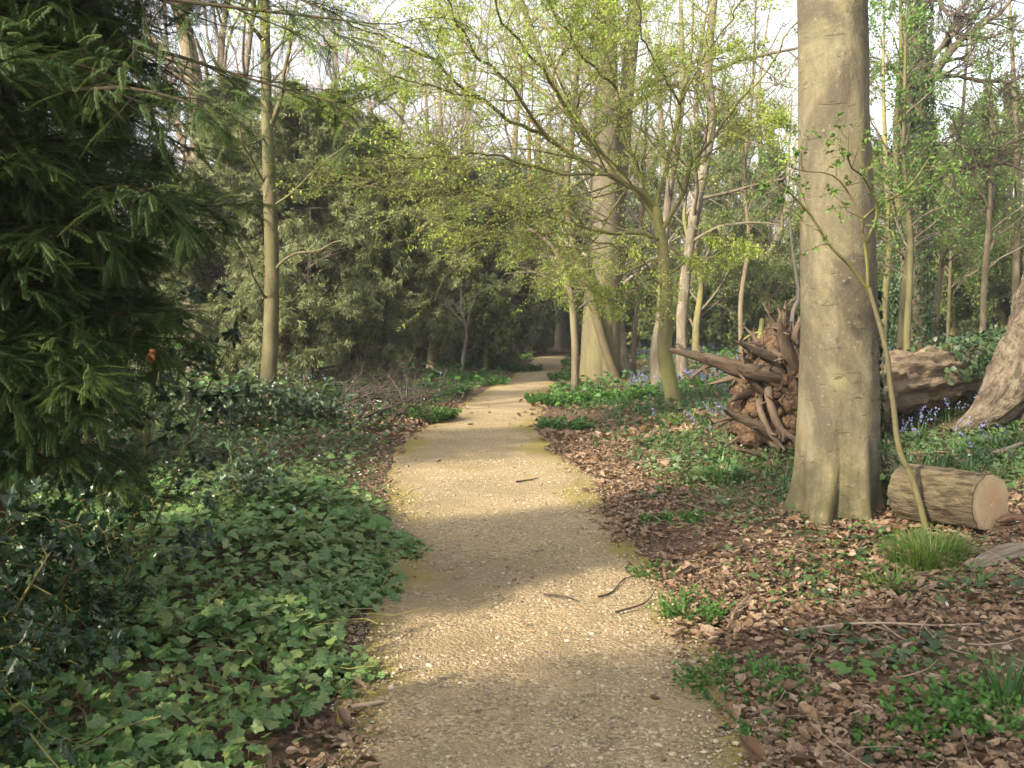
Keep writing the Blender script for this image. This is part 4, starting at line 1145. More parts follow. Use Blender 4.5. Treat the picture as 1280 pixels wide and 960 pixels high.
# ------------------------------------------------------------------ right-hand wood
def ivy_tree():
    d = 23.0; s = d / 1250; b = G((1140 - 640) * s, d)
    t = thing('ivy_clad_tree', 'tall trunk wrapped in dark ivy with bare limbs reaching right, right of the beech', 'tree', b)
    P = [b - [0, 0, .1], W(1140, 380, d), W(1142, 280, d), W(1143, 180, d), W(1146, 90, d), W(1146, 0, d), W(1150, -150, d), W(1155, -400, d)]
    g = Geo(); trunk(g, P, [17 * s, 15 * s, 14 * s, 13 * s, 12 * s, 11 * s, 8 * s, 3 * s], 50, 24, noise=.1, seed=61); build('trunk', g, M['brown'], t)
    for pts, r0 in (([(1148, 110), (1165, 95), (1185, 70), (1200, 50), (1222, 34), (1250, 15), (1290, -10)], 6.5), ([(1150, 100), (1172, 62), (1195, 40), (1215, 20), (1240, -10)], 4), ([(1144, 150), (1125, 95), (1108, 80), (1085, 105), (1075, 112)], 5), ([(1148, 112), (1180, 95), (1225, 98), (1262, 100), (1300, 90)], 3.2), ([(1146, 10), (1170, 0), (1190, 20), (1215, -10)], 3.5),
                    ([(1144, 190), (1180, 180), (1230, 185), (1290, 170)], 3), ([(1143, 210), (1110, 190), (1085, 195)], 3), ([(1146, 240), (1190, 215), (1240, 205), (1300, 215)], 2.6)):
        g = Geo(); q = limb(g, px_limb(pts, np.linspace(d, d - 1.5, len(pts))), r0 * s, 1.2 * s, 18, 7, wob=.3)
        L = np.array([np.linalg.norm(q[0][0, -1] - q[0][0, 0])])
        branch(g, q[0], q[1], L, [dict(m=17, t0=.2, ang=48, l=.5, n=6, wob=.18, k=4, r=.45, rmin=.009), dict(m=9, ang=45, l=.55, n=5, wob=.18, k=3, r=.55, rmin=.0065), dict(m=6, ang=45, l=.55, n=4, wob=.18, k=3, r=.65, rmin=.005)])
        build('branch', g, M['deadstick'] if r0 < 4 else M['twig'], t)
    g = Geo(); N = 9000
    f = rng.random(N)
    c = spline(P, 200)[(f * 165).astype(int)]
    th = rng.random(N) * 2 * PI; rr = np.interp(f, [0, .5, 1], [.48, .36, .26]) * (.75 + .7 * n2(f * 22, th * 1.4, 1.0, 66)) * rng.uniform(.85, 1.1, N)
    P2 = c + np.stack([np.cos(th) * rr, np.sin(th) * rr, rng.normal(size=N) * .05], -1)
    nr = np.stack([np.cos(th), np.sin(th), 0 * th + .5], -1)
    g.inst(T_SMALL[0], T_SMALL[1], P2, frames(rng.normal(size=(N, 3)) * .6 + [0, 0, -1.], nr + rng.normal(size=(N, 3)) * .4), rng.uniform(.07, .12, N))
    build('ivy', g, M['ivy_dark'], t, smooth=False)
ivy_tree()

GR = 'slim leafing trees in the wood right of the beech'
stem_tree('slim_tree', 'slim pale tree standing just left of the ivy clad trunk, leafy at mid height', 'tree', [(1126, 446), (1128, 400), (1134, 330), (1137, 285), (1122, 250), (1120, 160), (1126, 60), (1124, -60)], [5.5, 5, 4.5, 4.2, 4, 3, 2.5, 1.5], 19, 'slender', crown=3.4, leaf='green', leaf_size=.07, seed=71, group=GR, keep=.8)
stem_tree('slim_tree', 'pale slender trunk overlapping the right side of the ivy clad trunk', 'tree', [(1137, 448), (1134, 420), (1137, 350), (1138, 290), (1130, 200), (1131, 100), (1134, 0)], [4.5, 4.4, 4, 3.4, 2.4, 2, 1.2], 17, 'slender', crown=2.6, leaf='green', leaf_size=.065, seed=72, group=GR, keep=.85)
stem_tree('slim_tree', 'slim dark leaning tree above the middle of the fallen trunk', 'tree', [(1167, 440), (1170, 400), (1176, 340), (1182, 300), (1194, 220), (1205, 120), (1210, 20)], [4, 3.6, 3.4, 3, 2.5, 2, 1], 24, 'brown', crown=4.2, leaf='green', leaf_size=.08, seed=73, group=GR, keep=.85)
stem_tree('slim_tree', 'very thin grey tree right of the leaning dark one, above the fallen trunk', 'tree', [(1184, 442), (1186, 390), (1188, 330), (1190, 240), (1192, 140)], [2.4, 2.2, 2, 1.5, .8], 26, 'slender', crown=3.8, leaf='green', leaf_size=.08, seed=74, group=GR, keep=.85)
stem_tree('slim_tree', 'bushy leafing tree near the right edge above the ivy end of the fallen trunk', 'tree', [(1228, 430), (1230, 360), (1236, 280), (1240, 180), (1236, 60)], [4, 3.6, 3, 2.4, 1.2], 22, 'brown', crown=4.6, leaf='green', leaf_size=.075, seed=75, group=GR, keep=.85)
stem_tree('slim_tree', 'thin leafing tree showing close behind the right flank of the beech', 'tree', [(1104, 440), (1106, 380), (1112, 300), (1108, 220), (1104, 100), (1106, 0)], [4, 4, 3.4, 3, 2, 1], 21, 'mossy', crown=3.6, leaf='green', leaf_size=.075, seed=76, group=GR, keep=.85)
stem_tree('slim_tree', 'slim leafing tree behind the top of the rough leaning tree at the right edge', 'tree', [(1268, 430), (1270, 340), (1272, 240), (1268, 120), (1262, 0)], [5, 4.4, 3.8, 3, 1.5], 26, 'brown', crown=5, leaf='green', leaf_size=.085, seed=77, group=GR, keep=.85)
stem_tree('slim_tree', 'thin pale sapling showing between the upturned roots and the pale peeling tree', 'tree', [(992, 430), (990, 400), (998, 370), (992, 320), (985, 240), (990, 120)], [2.6, 2.6, 2.4, 2, 1.6, .8], 18, 'twig_pale', crown=2.2, leaf='green', leaf_size=.05, seed=78, group=GR, keep=.5)
stem_tree('slim_tree', 'slender brown tree left of the big beech, leafing thinly above the stump', 'tree', [(928, 438), (926, 380), (936, 300), (930, 220), (940, 120), (945, 0)], [3, 3, 2.6, 2.2, 1.8, 1], 27, 'brown', crown=4.4, leaf='thicket', leaf_size=.08, seed=79, group=GR, keep=.85)
stem_tree('slim_tree', 'thin brown tree standing close right of the mossy double beech', 'tree', [(792, 458), (793, 420), (797, 370), (800, 300), (806, 200), (810, 90)], [3.4, 3.2, 3, 2.6, 2, 1], 27, 'brown', crown=4, seed=80, group=GR)
# ------------------------------------------------------------------ left: slender tree
def slender_tree():
    b = hit(333, 520); d = b[1]; s = d / 1250
    t = thing('slender_tree', 'slender smooth barked tree left of the path in front of the sunlit yews', 'tree', b)
    g = Geo()
    trunk(g, [W(331, 525, d), W(334, 490, d), W(338, 430, d), W(340, 340, d), W(337, 240, d), W(333, 120, d), W(331, 20, d), W(330, -80, d), W(332, -260, d)], [12 * s, 10.5 * s, 9.6 * s, 9 * s, 8 * s, 6.5 * s, 6 * s, 5.4 * s, 3 * s], 70, 24, noise=.06, nsc=6, flare=.3, fl_h=.2, seed=101)
    build('trunk', g, M['slender'], t)
    for pts, r0 in (([(338, 158), (346, 140), (353, 110), (358, 70), (366, 30), (372, -10), (378, -80)], 3.6), ([(330, 52), (318, 38), (308, 20), (296, -10)], 3), ([(341, 258), (360, 245), (382, 225), (404, 205), (424, 190), (450, 160)], 1.6), ([(342, 340), (360, 322), (380, 315), (402, 312), (430, 300)], 2.2),
                    ([(337, 378), (325, 360), (315, 335), (310, 320)], 1.6), ([(333, 235), (318, 205), (305, 185), (300, 150)], 1.8), ([(333, 170), (318, 178), (300, 185), (280, 185)], 1.6), ([(331, 90), (345, 60), (372, 40), (404, 20)], 1.6)):
        g = Geo(); q = limb(g, px_limb(pts, np.linspace(d, d - .8, len(pts))), r0 * s, .7 * s, 18, 7, wob=.12)
        L = np.array([np.linalg.norm(q[0][0, -1] - q[0][0, 0])])
        branch(g, q[0], q[1], L, [dict(m=8, t0=.3, ang=42, l=.45, n=5, wob=.14, k=3, r=.5, rmin=.004), dict(m=4, ang=42, l=.5, n=4, wob=.14, k=3, r=.6, rmin=.003)])
        build('branch', g, M['slender'], t)
slender_tree()

# ------------------------------------------------------------------ yews
def near_yew(name, label, base, H, R, seed, nb=84, az=(-2.7, 1.3), zr=(.5, 5.0), spray=.20, extra=(), mat='yew', tpls=SPRAYS, m1=13, m2=5, r0=.2, group=None, ms=2, lean=.18, droop=.085, low=1.0):
    global rng
    rng = np.random.default_rng(seed)
    t = thing(name, label, 'yew', base, group)
    g = Geo()
    trunk(g, [base - [0, 0, .1], base + [.04, 0, H * .2], base + [lean * .6, 0, H * .45], base + [lean, 0, H * .8], base + [lean * 1.2, 0, H]], [r0 * 1.1, r0, r0 * .9, r0 * .5, .03], 50, 30, noise=.12, nsc=7, flare=.4, seed=seed, ridges=.05)
    build('trunk', g, M['yew_bark'], t)
    g = Geo(); f = Geo()
    z = zr[0] + (zr[1] - zr[0]) * (np.arange(nb) + rng.random(nb)) / nb
    a = rng.uniform(az[0], az[1], nb)
    D = np.stack([np.cos(a), np.sin(a), rng.uniform(.0, .55, nb)], -1)
    fz = np.clip((z - .3) / (H - .3), 0, 1)
    L = R * (1 - .75 * fz ** 2.2) * rng.uniform(.72, 1.12, nb)
    L = L * (low + (1 - low) * sstep(z, 1.2, 2.6))
    P = base + np.stack([lean * z / H, 0 * z, z], -1)
    q = grow(P, D, L, 8, .10, (0, 0, -droop))
    rr = (.006 + .008 * L)[:, None] * np.linspace(1, .22, 8)[None]
    if len(extra):
        e = np.stack([spline(x, 8) for x in extra])
        er = np.repeat(np.linspace(.013, .003, 8)[None], len(e), 0); eL = np.linalg.norm(e[:, -1] - e[:, 0], axis=1)
        g.tube(e, er, 6)
        eo = branch(g, e, er, eL, [dict(m=15, t0=.22, ang=50, flat=.8, l=.23, n=5, wob=.1, k=4, r=.5, rmin=.0025, trop=(0, 0, -.05), tap=.3), dict(m=3, t0=.2, ang=45, flat=.85, l=.5, n=4, wob=.1, k=3, r=.6, rmin=.0016, trop=(0, 0, -.06))])
        sprays_on(f, eo[1][0], 2, .15, tpls=tpls); sprays_on(f, eo[0][0], 3, .15, tpls=tpls); sprays_on(f, e, 10, .15, tpls=tpls)
    g.tube(q, rr, 6)
    o = branch(g, q, rr, L, [dict(m=m1, t0=.12, ang=55, flat=.75, l=.34, n=5, wob=.10, k=4, r=.5, rmin=.003, rmax=.01, trop=(0, 0, -.05), tap=.35),
                             dict(m=m2, t0=.1, ang=48, flat=.85, l=.5, n=4, wob=.1, k=3, r=.6, rmin=.0018, trop=(0, 0, -.06))])
    sprays_on(f, o[1][0], ms, spray, tpls=tpls, droop=.22)
    sprays_on(f, o[0][0], 3, spray, tpls=tpls)
    sprays_on(f, q, 9, spray, tpls=tpls)
    build('crown', g, M['yew_twig'], t)
    build('foliage', f, M[mat], t, smooth=False)
    return t

YB = G(-2.62, 4.75)
ext = [[YB + [.1, 0, 2.9], W(180, 60, 4.5), W(300, 95, 4.3), W(440, 135, 4.2)],
       [YB + [.1, 0, 3.2], W(160, -10, 4.2), W(300, 10, 3.9), W(470, 30, 3.8)],
       [YB + [.1, 0, 3.3], W(200, -40, 4.6), W(320, -20, 4.5), W(400, 10, 4.4)],
       [YB + [.1, 0, 2.5], W(120, 110, 4.2), W(210, 120, 3.9), W(285, 150, 3.8)]]
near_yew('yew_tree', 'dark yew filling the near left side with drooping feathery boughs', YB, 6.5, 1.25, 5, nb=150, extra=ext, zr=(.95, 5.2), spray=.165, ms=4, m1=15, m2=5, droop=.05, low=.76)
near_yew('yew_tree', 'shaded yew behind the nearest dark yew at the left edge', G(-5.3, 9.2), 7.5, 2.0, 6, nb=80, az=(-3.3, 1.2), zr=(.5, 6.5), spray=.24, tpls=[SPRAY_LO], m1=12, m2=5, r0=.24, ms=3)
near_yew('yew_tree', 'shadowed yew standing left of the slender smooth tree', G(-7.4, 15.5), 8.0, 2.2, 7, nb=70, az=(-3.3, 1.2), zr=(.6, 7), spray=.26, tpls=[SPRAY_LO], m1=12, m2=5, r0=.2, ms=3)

def mid_yew(label, px, d, H, R, mat, seed, r0=.22, zmin=.35, n1=46, name='yew_tree', droop=.5, size=.17, trunkmat='brown', cat='yew', tpl=T_STRIP, group=None, multi=0, trop=-.05, mm=5):
    global rng
    rng = np.random.default_rng(seed)
    b = G((px - 640) / 1250 * d, d)
    t = thing(name, label, cat, b, group)
    g = Geo(); trunk(g, [b - [0, 0, .1], b + [.02, 0, H * .25], b + [.1, 0, H * .5], b + [.05, 0, H]], [r0, r0 * .8, r0 * .35, .012], 40, 22, noise=.12, flare=.5, seed=seed)
    for i in range(multi):
        a = i * 2.1 + .4; e = np.array([math.cos(a), math.sin(a), 0])
        trunk(g, [b + e * .25 - [0, 0, .1], b + e * .4 + [0, 0, H * .25], b + e * .6 + [0, 0, H * .6]], [r0 * .6, r0 * .5, .03], 24, 16, noise=.12, seed=seed + i)
    build('trunk', g, M[trunkmat], t)
    g = Geo(); f = Geo()
    z = zmin + (H * .97 - zmin) * (np.arange(n1) + rng.random(n1)) / n1
    a = rng.random(n1) * 2 * PI
    D = np.stack([np.cos(a), np.sin(a), rng.uniform(.1, .7, n1)], -1)
    fz = z / H
    prof = np.clip(.86 + .65 * fz - 1.42 * fz ** 2.2, .12, 1.0)
    L = R * prof * rng.uniform(.7, 1.15, n1)
    P = b + np.stack([0 * z, 0 * z, z], -1)
    q = grow(P, D, L, 7, .12, (0, 0, trop))
    rr = (.012 + .012 * L)[:, None] * np.linspace(1, .25, 7)[None]
    g.tube(q, rr, 5)
    o = branch(g, q, rr, L, [dict(m=11, t0=.2, ang=55, flat=.4, l=.42, n=5, wob=.14, k=3, r=.5, rmin=.005, trop=(0, 0, -.06), tap=.3), dict(m=5, t0=.15, ang=50, flat=.4, l=.5, n=4, wob=.14, k=3, r=.6, rmin=.004, trop=(0, 0, -.08))])
    leaves_on(f, o[1][0], mm + 2, tpl, size, 0, t0=.1, droop=droop, up=.7, jit=.05)
    leaves_on(f, o[0][0], 6, tpl, size, 0, t0=.3, droop=droop, up=.7, jit=.03)
    leaves_on(f, q, 16, tpl, size, 0, t0=.02, droop=droop, up=.7, jit=.16)
    build('crown', g, M['deadstick'] if 'yew' in mat else M['twig'], t)
    build('foliage', f, M[mat], t, smooth=False)
    return t

T_TUFT = (np.array([(-.10, 0, 0), (.10, 0, 0), (0, 1, -.06), (-.05, .1, 0), (-.52, .75, -.1), (-.36, .82, -.1), (.05, .1, 0), (.52, .75, -.1), (.36, .82, -.1)], float), np.array([(0, 1, 2), (3, 4, 5), (6, 7, 8)]))
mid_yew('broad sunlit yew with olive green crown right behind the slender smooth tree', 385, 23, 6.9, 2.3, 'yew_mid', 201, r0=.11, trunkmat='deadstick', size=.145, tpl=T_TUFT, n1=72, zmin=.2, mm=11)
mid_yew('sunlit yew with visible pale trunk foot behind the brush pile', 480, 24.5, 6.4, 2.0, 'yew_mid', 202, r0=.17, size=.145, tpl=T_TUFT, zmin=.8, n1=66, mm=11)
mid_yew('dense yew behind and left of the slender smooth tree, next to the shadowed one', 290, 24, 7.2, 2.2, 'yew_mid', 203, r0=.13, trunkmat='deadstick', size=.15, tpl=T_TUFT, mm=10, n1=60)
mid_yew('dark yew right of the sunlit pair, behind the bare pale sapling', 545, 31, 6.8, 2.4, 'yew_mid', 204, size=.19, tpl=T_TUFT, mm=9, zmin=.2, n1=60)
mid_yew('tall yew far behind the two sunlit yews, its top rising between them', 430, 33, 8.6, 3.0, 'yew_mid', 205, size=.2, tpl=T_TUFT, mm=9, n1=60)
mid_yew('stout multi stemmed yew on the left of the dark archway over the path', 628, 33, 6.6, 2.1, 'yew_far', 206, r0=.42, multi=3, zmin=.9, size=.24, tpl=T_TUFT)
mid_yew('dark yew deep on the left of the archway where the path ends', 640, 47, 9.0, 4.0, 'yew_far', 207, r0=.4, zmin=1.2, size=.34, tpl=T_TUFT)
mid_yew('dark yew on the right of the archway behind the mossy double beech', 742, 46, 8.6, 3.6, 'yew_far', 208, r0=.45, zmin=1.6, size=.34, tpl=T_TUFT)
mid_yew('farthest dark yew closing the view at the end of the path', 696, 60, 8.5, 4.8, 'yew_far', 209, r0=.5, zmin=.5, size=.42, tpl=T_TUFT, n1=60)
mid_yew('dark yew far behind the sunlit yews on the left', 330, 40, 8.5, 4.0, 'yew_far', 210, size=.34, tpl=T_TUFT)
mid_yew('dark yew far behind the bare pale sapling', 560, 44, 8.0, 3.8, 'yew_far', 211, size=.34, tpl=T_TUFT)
for px, d, r, lab in ((672, 50, 11, 'pale trunk inside the dark archway left of the path end'), (701, 54, 9, 'pale trunk inside the dark archway right of the path end'), (661, 44, 6, 'black shaded trunk at the left side of the archway')):
    stem_tree('arch_tree', lab, 'tree', [(px, 446), (px, 420), (px + 1, 380), (px + 2, 300), (px, 150)], [r, r * .85, r * .75, r * .6, r * .3], d, 'beech_far' if 'pale' in lab else 'yew_bark', crown=4, seed=int(px), noise=.1, flare=.4)

# pale bare sapling and leafy shrub by the verge
stem_tree('bare_sapling', 'small bare whitish sapling forking low on the left verge', 'sapling', [(577, 463), (580, 440), (583, 420), (580, 400), (576, 380), (578, 340)], [2.2, 2.0, 1.7, 1.1, .8, .4], None, 'twig_pale', crown=1.7, seed=221, cmat='twig_pale', specs=[dict(m=9, t0=.45, t1=.9, ang=40, l=.8, n=6, wob=.08, k=4, r=.6, trop=(0, 0, .02)), dict(m=6, t0=.2, ang=38, l=.5, n=5, wob=.1, k=3, r=.5, rmin=.005), dict(m=3, ang=35, l=.5, n=3, wob=.1, k=3, r=.6, rmin=.004)])
mid_yew('leafy holly bush with brown stem foot beside the stout yew at the archway', 606, 30, 2.6, .95, 'thicket', 222, r0=.07, zmin=.5, n1=26, name='holly_bush', size=.12, cat='bush', tpl=T_SMALL, trunkmat='mossy')

# ------------------------------------------------------------------ hollies
def holly(label, b, H, R, seed, size, mat='holly', ns=7, mm=5, name='holly_shrub', layered=0.0, tpl=T_HOLLY):
    global rng
    rng = np.random.default_rng(seed)
    t = thing(name, label, 'shrub', b)
    g = Geo(); f = Geo()
    a = rng.random(ns) * 2 * PI
    D = np.stack([np.cos(a) * .35, np.sin(a) * .35, np.ones(ns)], -1)
    q = grow(b + rng.normal(size=(ns, 3)) * [.08 * R, .08 * R, 0], D, np.full(ns, H) * rng.uniform(.6, 1.05, ns), 8, .09)
    rr = np.repeat(np.linspace(.011, .003, 8)[None], ns, 0)
    g.tube(q, rr, 6)
    o = branch(g, q, rr, np.full(ns, R), [dict(m=10, t0=.12, ang=68, flat=layered, l=1.0, n=6, wob=.12, k=4, r=.55, rmin=.003, trop=(0, 0, .0 if layered else -.02), tap=.3), dict(m=4, t0=.2, ang=48, flat=layered, l=.45, n=4, wob=.12, k=3, r=.6, rmin=.002)])
    leaves_on(f, o[1][0], mm, tpl, size, 0, t0=.2, droop=.15, up=.9)
    leaves_on(f, o[0][0], mm, tpl, size, 0, t0=.3, droop=.15, up=.9)
    build('stem', g, M['mossy'], t)
    build('foliage', f, M[mat], t, smooth=False)
    return t
holly('dark glossy holly in the bottom left corner, nearest of the shrubs', G(-1.95, 3.05), 1.25, .42, 301, .058, ns=9, mm=5)
holly('low dark holly at the foot of the nearest yew, right of the corner one', G(-1.95, 4.0), .75, .40, 302, .055, ns=8)
holly('small holly mingling with the lowest boughs of the nearest yew', G(-2.1, 5.4), 1.9, .45, 303, .055, ns=6)
holly('bluish leaved holly in flat tiers in front of the slender tree', hit(322, 545), .85, .6, 304, .08, 'holly_glaucous', ns=6, layered=.9, mm=4)
holly('bluish leaved holly left of the slender tree with leaves in flat layers', hit(255, 550), .85, .6, 305, .08, 'holly_glaucous', ns=6, layered=.9, mm=4)
holly('low bluish leaved holly nearest to the yew boughs left of the path', hit(235, 600), .45, .5, 306, .06, 'holly_glaucous', ns=5, layered=.85, mm=3)
holly('low bluish leaved holly between the slender tree and the brush pile', hit(400, 540), .5, .5, 307, .08, 'holly_glaucous', ns=5, layered=.85, mm=3)
holly('low bluish leaved holly behind the ivy carpet', hit(320, 640), .3, .4, 308, .055, 'holly_glaucous', ns=4, layered=.7, mm=3)
holly('small dark seedling holly at the right foot of the big beech', hit(1125, 640), .42, .14, 309, .035, 'ivy_dark', ns=3, mm=4)

def hanging_leaf():
    p = W(187, 440, 4.1)
    T, F = leaf_tpl([0, .30, .36, .25, 0], .5, .5)
    g = Geo(); R = frames(np.array([[.15, .1, -1.], [.6, .1, -.6]]), np.array([[.2, -1, .1], [.3, -1, .3]]))
    g.inst(T, F, np.stack([p, p + [.0, 0, .01]]), R, np.array([.05, .035]))
    tag(build('dead_leaf', g, M['orange'], base=p), 'curled orange brown dead leaf caught in the near yew boughs', 'leaf')
hanging_leaf()

# ------------------------------------------------------------------ fallen wood on the left
def left_wood():
    for pts, r0, m, lab in (
            ([(228, 520), (250, 505), (290, 498), (330, 488)], .10, 'brown', 'rotting brown log lying left of the slender tree'),
            ([(343, 487), (370, 480), (388, 492), (402, 508)], .085, 'brown', 'crooked dark bough lying right of the slender tree'),
            ([(240, 545), (246, 530), (250, 515)], .06, 'brown', 'short brown broken stub sticking out of the undergrowth on the left')):
        b = hit(*pts[0]); d = min(hit(*p)[1] for p in pts) if 'stub' not in lab else b[1]
        g = Geo(); P = [hit(*p) + [0, 0, r0 * .8] for p in pts] if 'stub' not in lab else px_limb(pts, d)
        trunk(g, P, np.linspace(r0, r0 * .6, len(P)), 30, 18, noise=.18, nsc=7, seed=int(r0 * 999))
        tag(build('fallen_log', g, M[m], base=b), lab, 'log')
    labs = ['tangled dark dead branch in the brush pile, lying lowest and leftmost', 'tangled dark dead branch in the brush pile, its tips reaching highest', 'tangled dead branch across the middle of the brush pile', 'tangled dead branch at the right end of the brush pile by the path', 'tangled dead branch at the back of the brush pile', 'thin dead branch at the front of the brush pile nearest the path edge']
    labs += ['dead branch arching up at the left end of the brush pile', 'dead branch reaching up and right over the middle of the brush pile', 'low dead branch sprawling right from the brush pile']
    ends = [((395, 530), (520, 500)), ((430, 520), (535, 475)), ((415, 505), (545, 520)), ((470, 528), (562, 505)), ((400, 495), (520, 485)), ((440, 545), (530, 520)), ((390, 520), (440, 470)), ((450, 530), (548, 470)), ((490, 535), (548, 518))]
    for lab, (a, c) in zip(labs, ends):
        A = hit(*a) + [0, 0, .1]; B = hit(*c) + [0, 0, .1]; B[1] = A[1] + np.clip(B[1] - A[1], -1.2, 1.2); B = G(B[0], B[1], .38)
        g = Geo(); q = limb(g, [A, A * .6 + B * .4 + [0, 0, .12], B], .026, .009, 20, 7, wob=.25)
        L = np.array([np.linalg.norm(B - A)])
        o = branch(g, q[0], q[1], L, [dict(m=12, t0=.08, ang=48, l=.5, n=7, wob=.16, k=5, r=.6, rmin=.006, trop=(0, 0, .02)), dict(m=5, t0=.15, ang=45, l=.5, n=5, wob=.16, k=4, r=.6, rmin=.005), dict(m=3, ang=45, l=.45, n=4, wob=.16, k=3, r=.6, rmin=.0035)])
        tag(build('dead_branch', g, M['deadstick'], base=A), lab, 'branch', 'dead branches heaped as brush left of the path')
left_wood()

# ------------------------------------------------------------------ countable small plants
def tuft(name, label, cat, b, N, R, h, w, lean, mat, group=None):
    g = Geo(); r = R * np.sqrt(rng.random(N)) * .8; a = rng.random(N) * 2 * PI
    P = np.stack([b[0] + r * np.cos(a), b[1] + r * np.sin(a), np.zeros(N)], -1); P[:, 2] = ter(P[:, 0], P[:, 1]) - .01
    blades(g, P, h * rng.uniform(.55, 1.1, N) * (1 - .35 * r / R), w * rng.uniform(.7, 1.2, N), lean * (.4 + .9 * r / R) * rng.uniform(.6, 1.3, N), az=a + rng.normal(size=N) * .5)
    return tag(build(name, g, M[mat], base=b, smooth=False), label, cat, group)
tuft('grass_clump', 'bright green grass clump in front of the sawn log', 'grass clump', hit(1160, 705), 620, .27, .30, .0065, .75, 'blade')
tuft('grass_clump', 'smaller grass tuft spreading left of the bright clump before the log', 'grass clump', hit(1112, 735), 90, .16, .2, .009, .9, 'blade')
tuft('grass_clump', 'tall broad bladed tuft at the right edge of the picture', 'grass clump', hit(1262, 885), 46, .10, .34, .013, .4, 'strap')
tuft('grass_clump', 'thin low tuft amid the litter below the left foot of the beech', 'grass clump', hit(1042, 760), 40, .12, .13, .006, .8, 'strap')
tuft('grass_clump', 'big strap leaved tuft left of the beech under the upturned roots', 'grass clump', hit(905, 602), 170, .35, .30, .012, .9, 'strap')
tuft('grass_clump', 'strap leaved tuft at the foot of the mossy leafy tree', 'grass clump', hit(845, 530), 170, .40, .28, .014, .85, 'blade')
tuft('grass_clump', 'bright little grass tuft on the left edge of the path beyond the ivy', 'grass clump', hit(482, 555), 160, .20, .09, .007, .9, 'blade')
tuft('grass_clump', 'pale green tuft between the beech and the flared rough trunk', 'grass clump', hit(1180, 600), 90, .35, .2, .012, .95, 'blade')
tuft('grass_clump', 'strap leaved tuft beneath the ridged trunk at the right edge', 'grass clump', hit(1245, 560), 120, .4, .26, .012, .9, 'strap')
tuft('grass_clump', 'strap leaved tuft against the right end of the fallen trunk', 'grass clump', hit(1195, 515), 140, .5, .32, .014, .85, 'blade')
tuft('grass_clump', 'small tuft under the pale broken slab at the right edge', 'grass clump', hit(1225, 735), 60, .14, .16, .007, .9, 'strap')

def feather(name, label, b, N, R, h, size, mat='herb', tpl=T_LEAF):
    """low herb with finely cut leaves: stems carrying many small leaflets"""
    g = Geo(); r = R * np.sqrt(rng.random(N)); a = rng.random(N) * 2 * PI
    P = np.stack([b[0] + r * np.cos(a), b[1] + r * np.sin(a), np.zeros(N)], -1); P[:, 2] = ter(P[:, 0], P[:, 1]) - .01
    D = np.stack([np.cos(a) * .6, np.sin(a) * .6, np.ones(N) * .9], -1)
    q = grow(P, D, h * rng.uniform(.6, 1.2, N), 5, .12, (0, 0, -.06))
    g.tube(q, np.full(q.shape[:2], .0013), 3)
    leaves_on(g, q, 9, tpl, size, 0, t0=.2, out=.9, up=1.2, sv=.4)
    return tag(build(name, g, M[mat], base=b, smooth=False), label, 'herb')
feather('feathery_herb', 'feathery bright green tuft on the right edge of the path', hit(866, 775), 75, .12, .16, .022)
feather('feathery_herb', 'wide low feathery patch where the path edge turns to litter', hit(930, 862), 110, .26, .11, .022)
feather('feathery_herb', 'small feathery sprig at the lower path edge right of centre', hit(950, 918), 30, .10, .07, .020)
feather('anemone_clump', 'cut leaved anemone clump near the lower right, one white flower above it', hit(1160, 905), 50, .13, .11, .028)
feather('anemone_clump', 'cut leaved anemone clump in the lower right corner', hit(1235, 900), 80, .20, .12, .028)
feather('anemone_clump', 'low cut leaved clump under the corner ones near the bottom edge', hit(1120, 935), 36, .16, .07, .026)
feather('feathery_herb', 'small green tuft by the pale spot on the far right verge', hit(838, 655), 60, .22, .09, .03)
feather('feathery_herb', 'small leafy sprig in the litter above the feathery tuft', hit(815, 720), 40, .13, .08, .02)
for px, py, N, R, lab in ((590, 478, 420, .85, 'lush green herb clump on the left verge below the bare sapling'), (640, 463, 380, .9, 'lush green herb clump on the left verge nearest the archway'), (525, 525, 260, .5, 'green herb clump between the brush pile and the path'), (700, 505, 300, .55, 'green herb clump on the right verge before the young tree'), (712, 475, 240, .5, 'green herb clump beside the pale foot of the double beech'), (705, 540, 130, .3, 'small green herb clump on the right verge where the path bends'), (780, 500, 240, .6, 'green herb clump between the leaning stem and the hollow dead stem'), (555, 490, 200, .5, 'green herb clump at the left verge beside the dark straight branch')):
    feather('verge_herb', lab, hit(px, py), N, R, .22, .055)

def arum(label, b, n, size):
    t = thing('arum_plant', label, 'plant', b)
    for i in range(n):
        a = i * 2.4 + .5; g = Geo()
        e = np.array([math.cos(a), math.sin(a) - .3, 0])
        top = b + e * size * .7 + np.array([0, 0, size * rng.uniform(.7, 1.1)])
        g.tube(np.stack([b, b + e * size * .25 + [0, 0, size * .5], top])[None], np.array([[.003, .0025, .002]]), 5)
        g.inst(T_ARUM[0], T_ARUM[1], top[None], frames((e + [0, 0, -.1])[None], np.array([[0, -.5, .9]])), np.array([size * rng.uniform(.9, 1.3)]))
        build('leaf', g, M['herb'], t, smooth=False)
arum('arrow leaved arum plant growing from the litter at the lower right', hit(1065, 850), 5, .075)
arum('large glossy leaved arum plant rising from the near end of the ivy carpet', G(-1.02, 6.7), 6, .14)

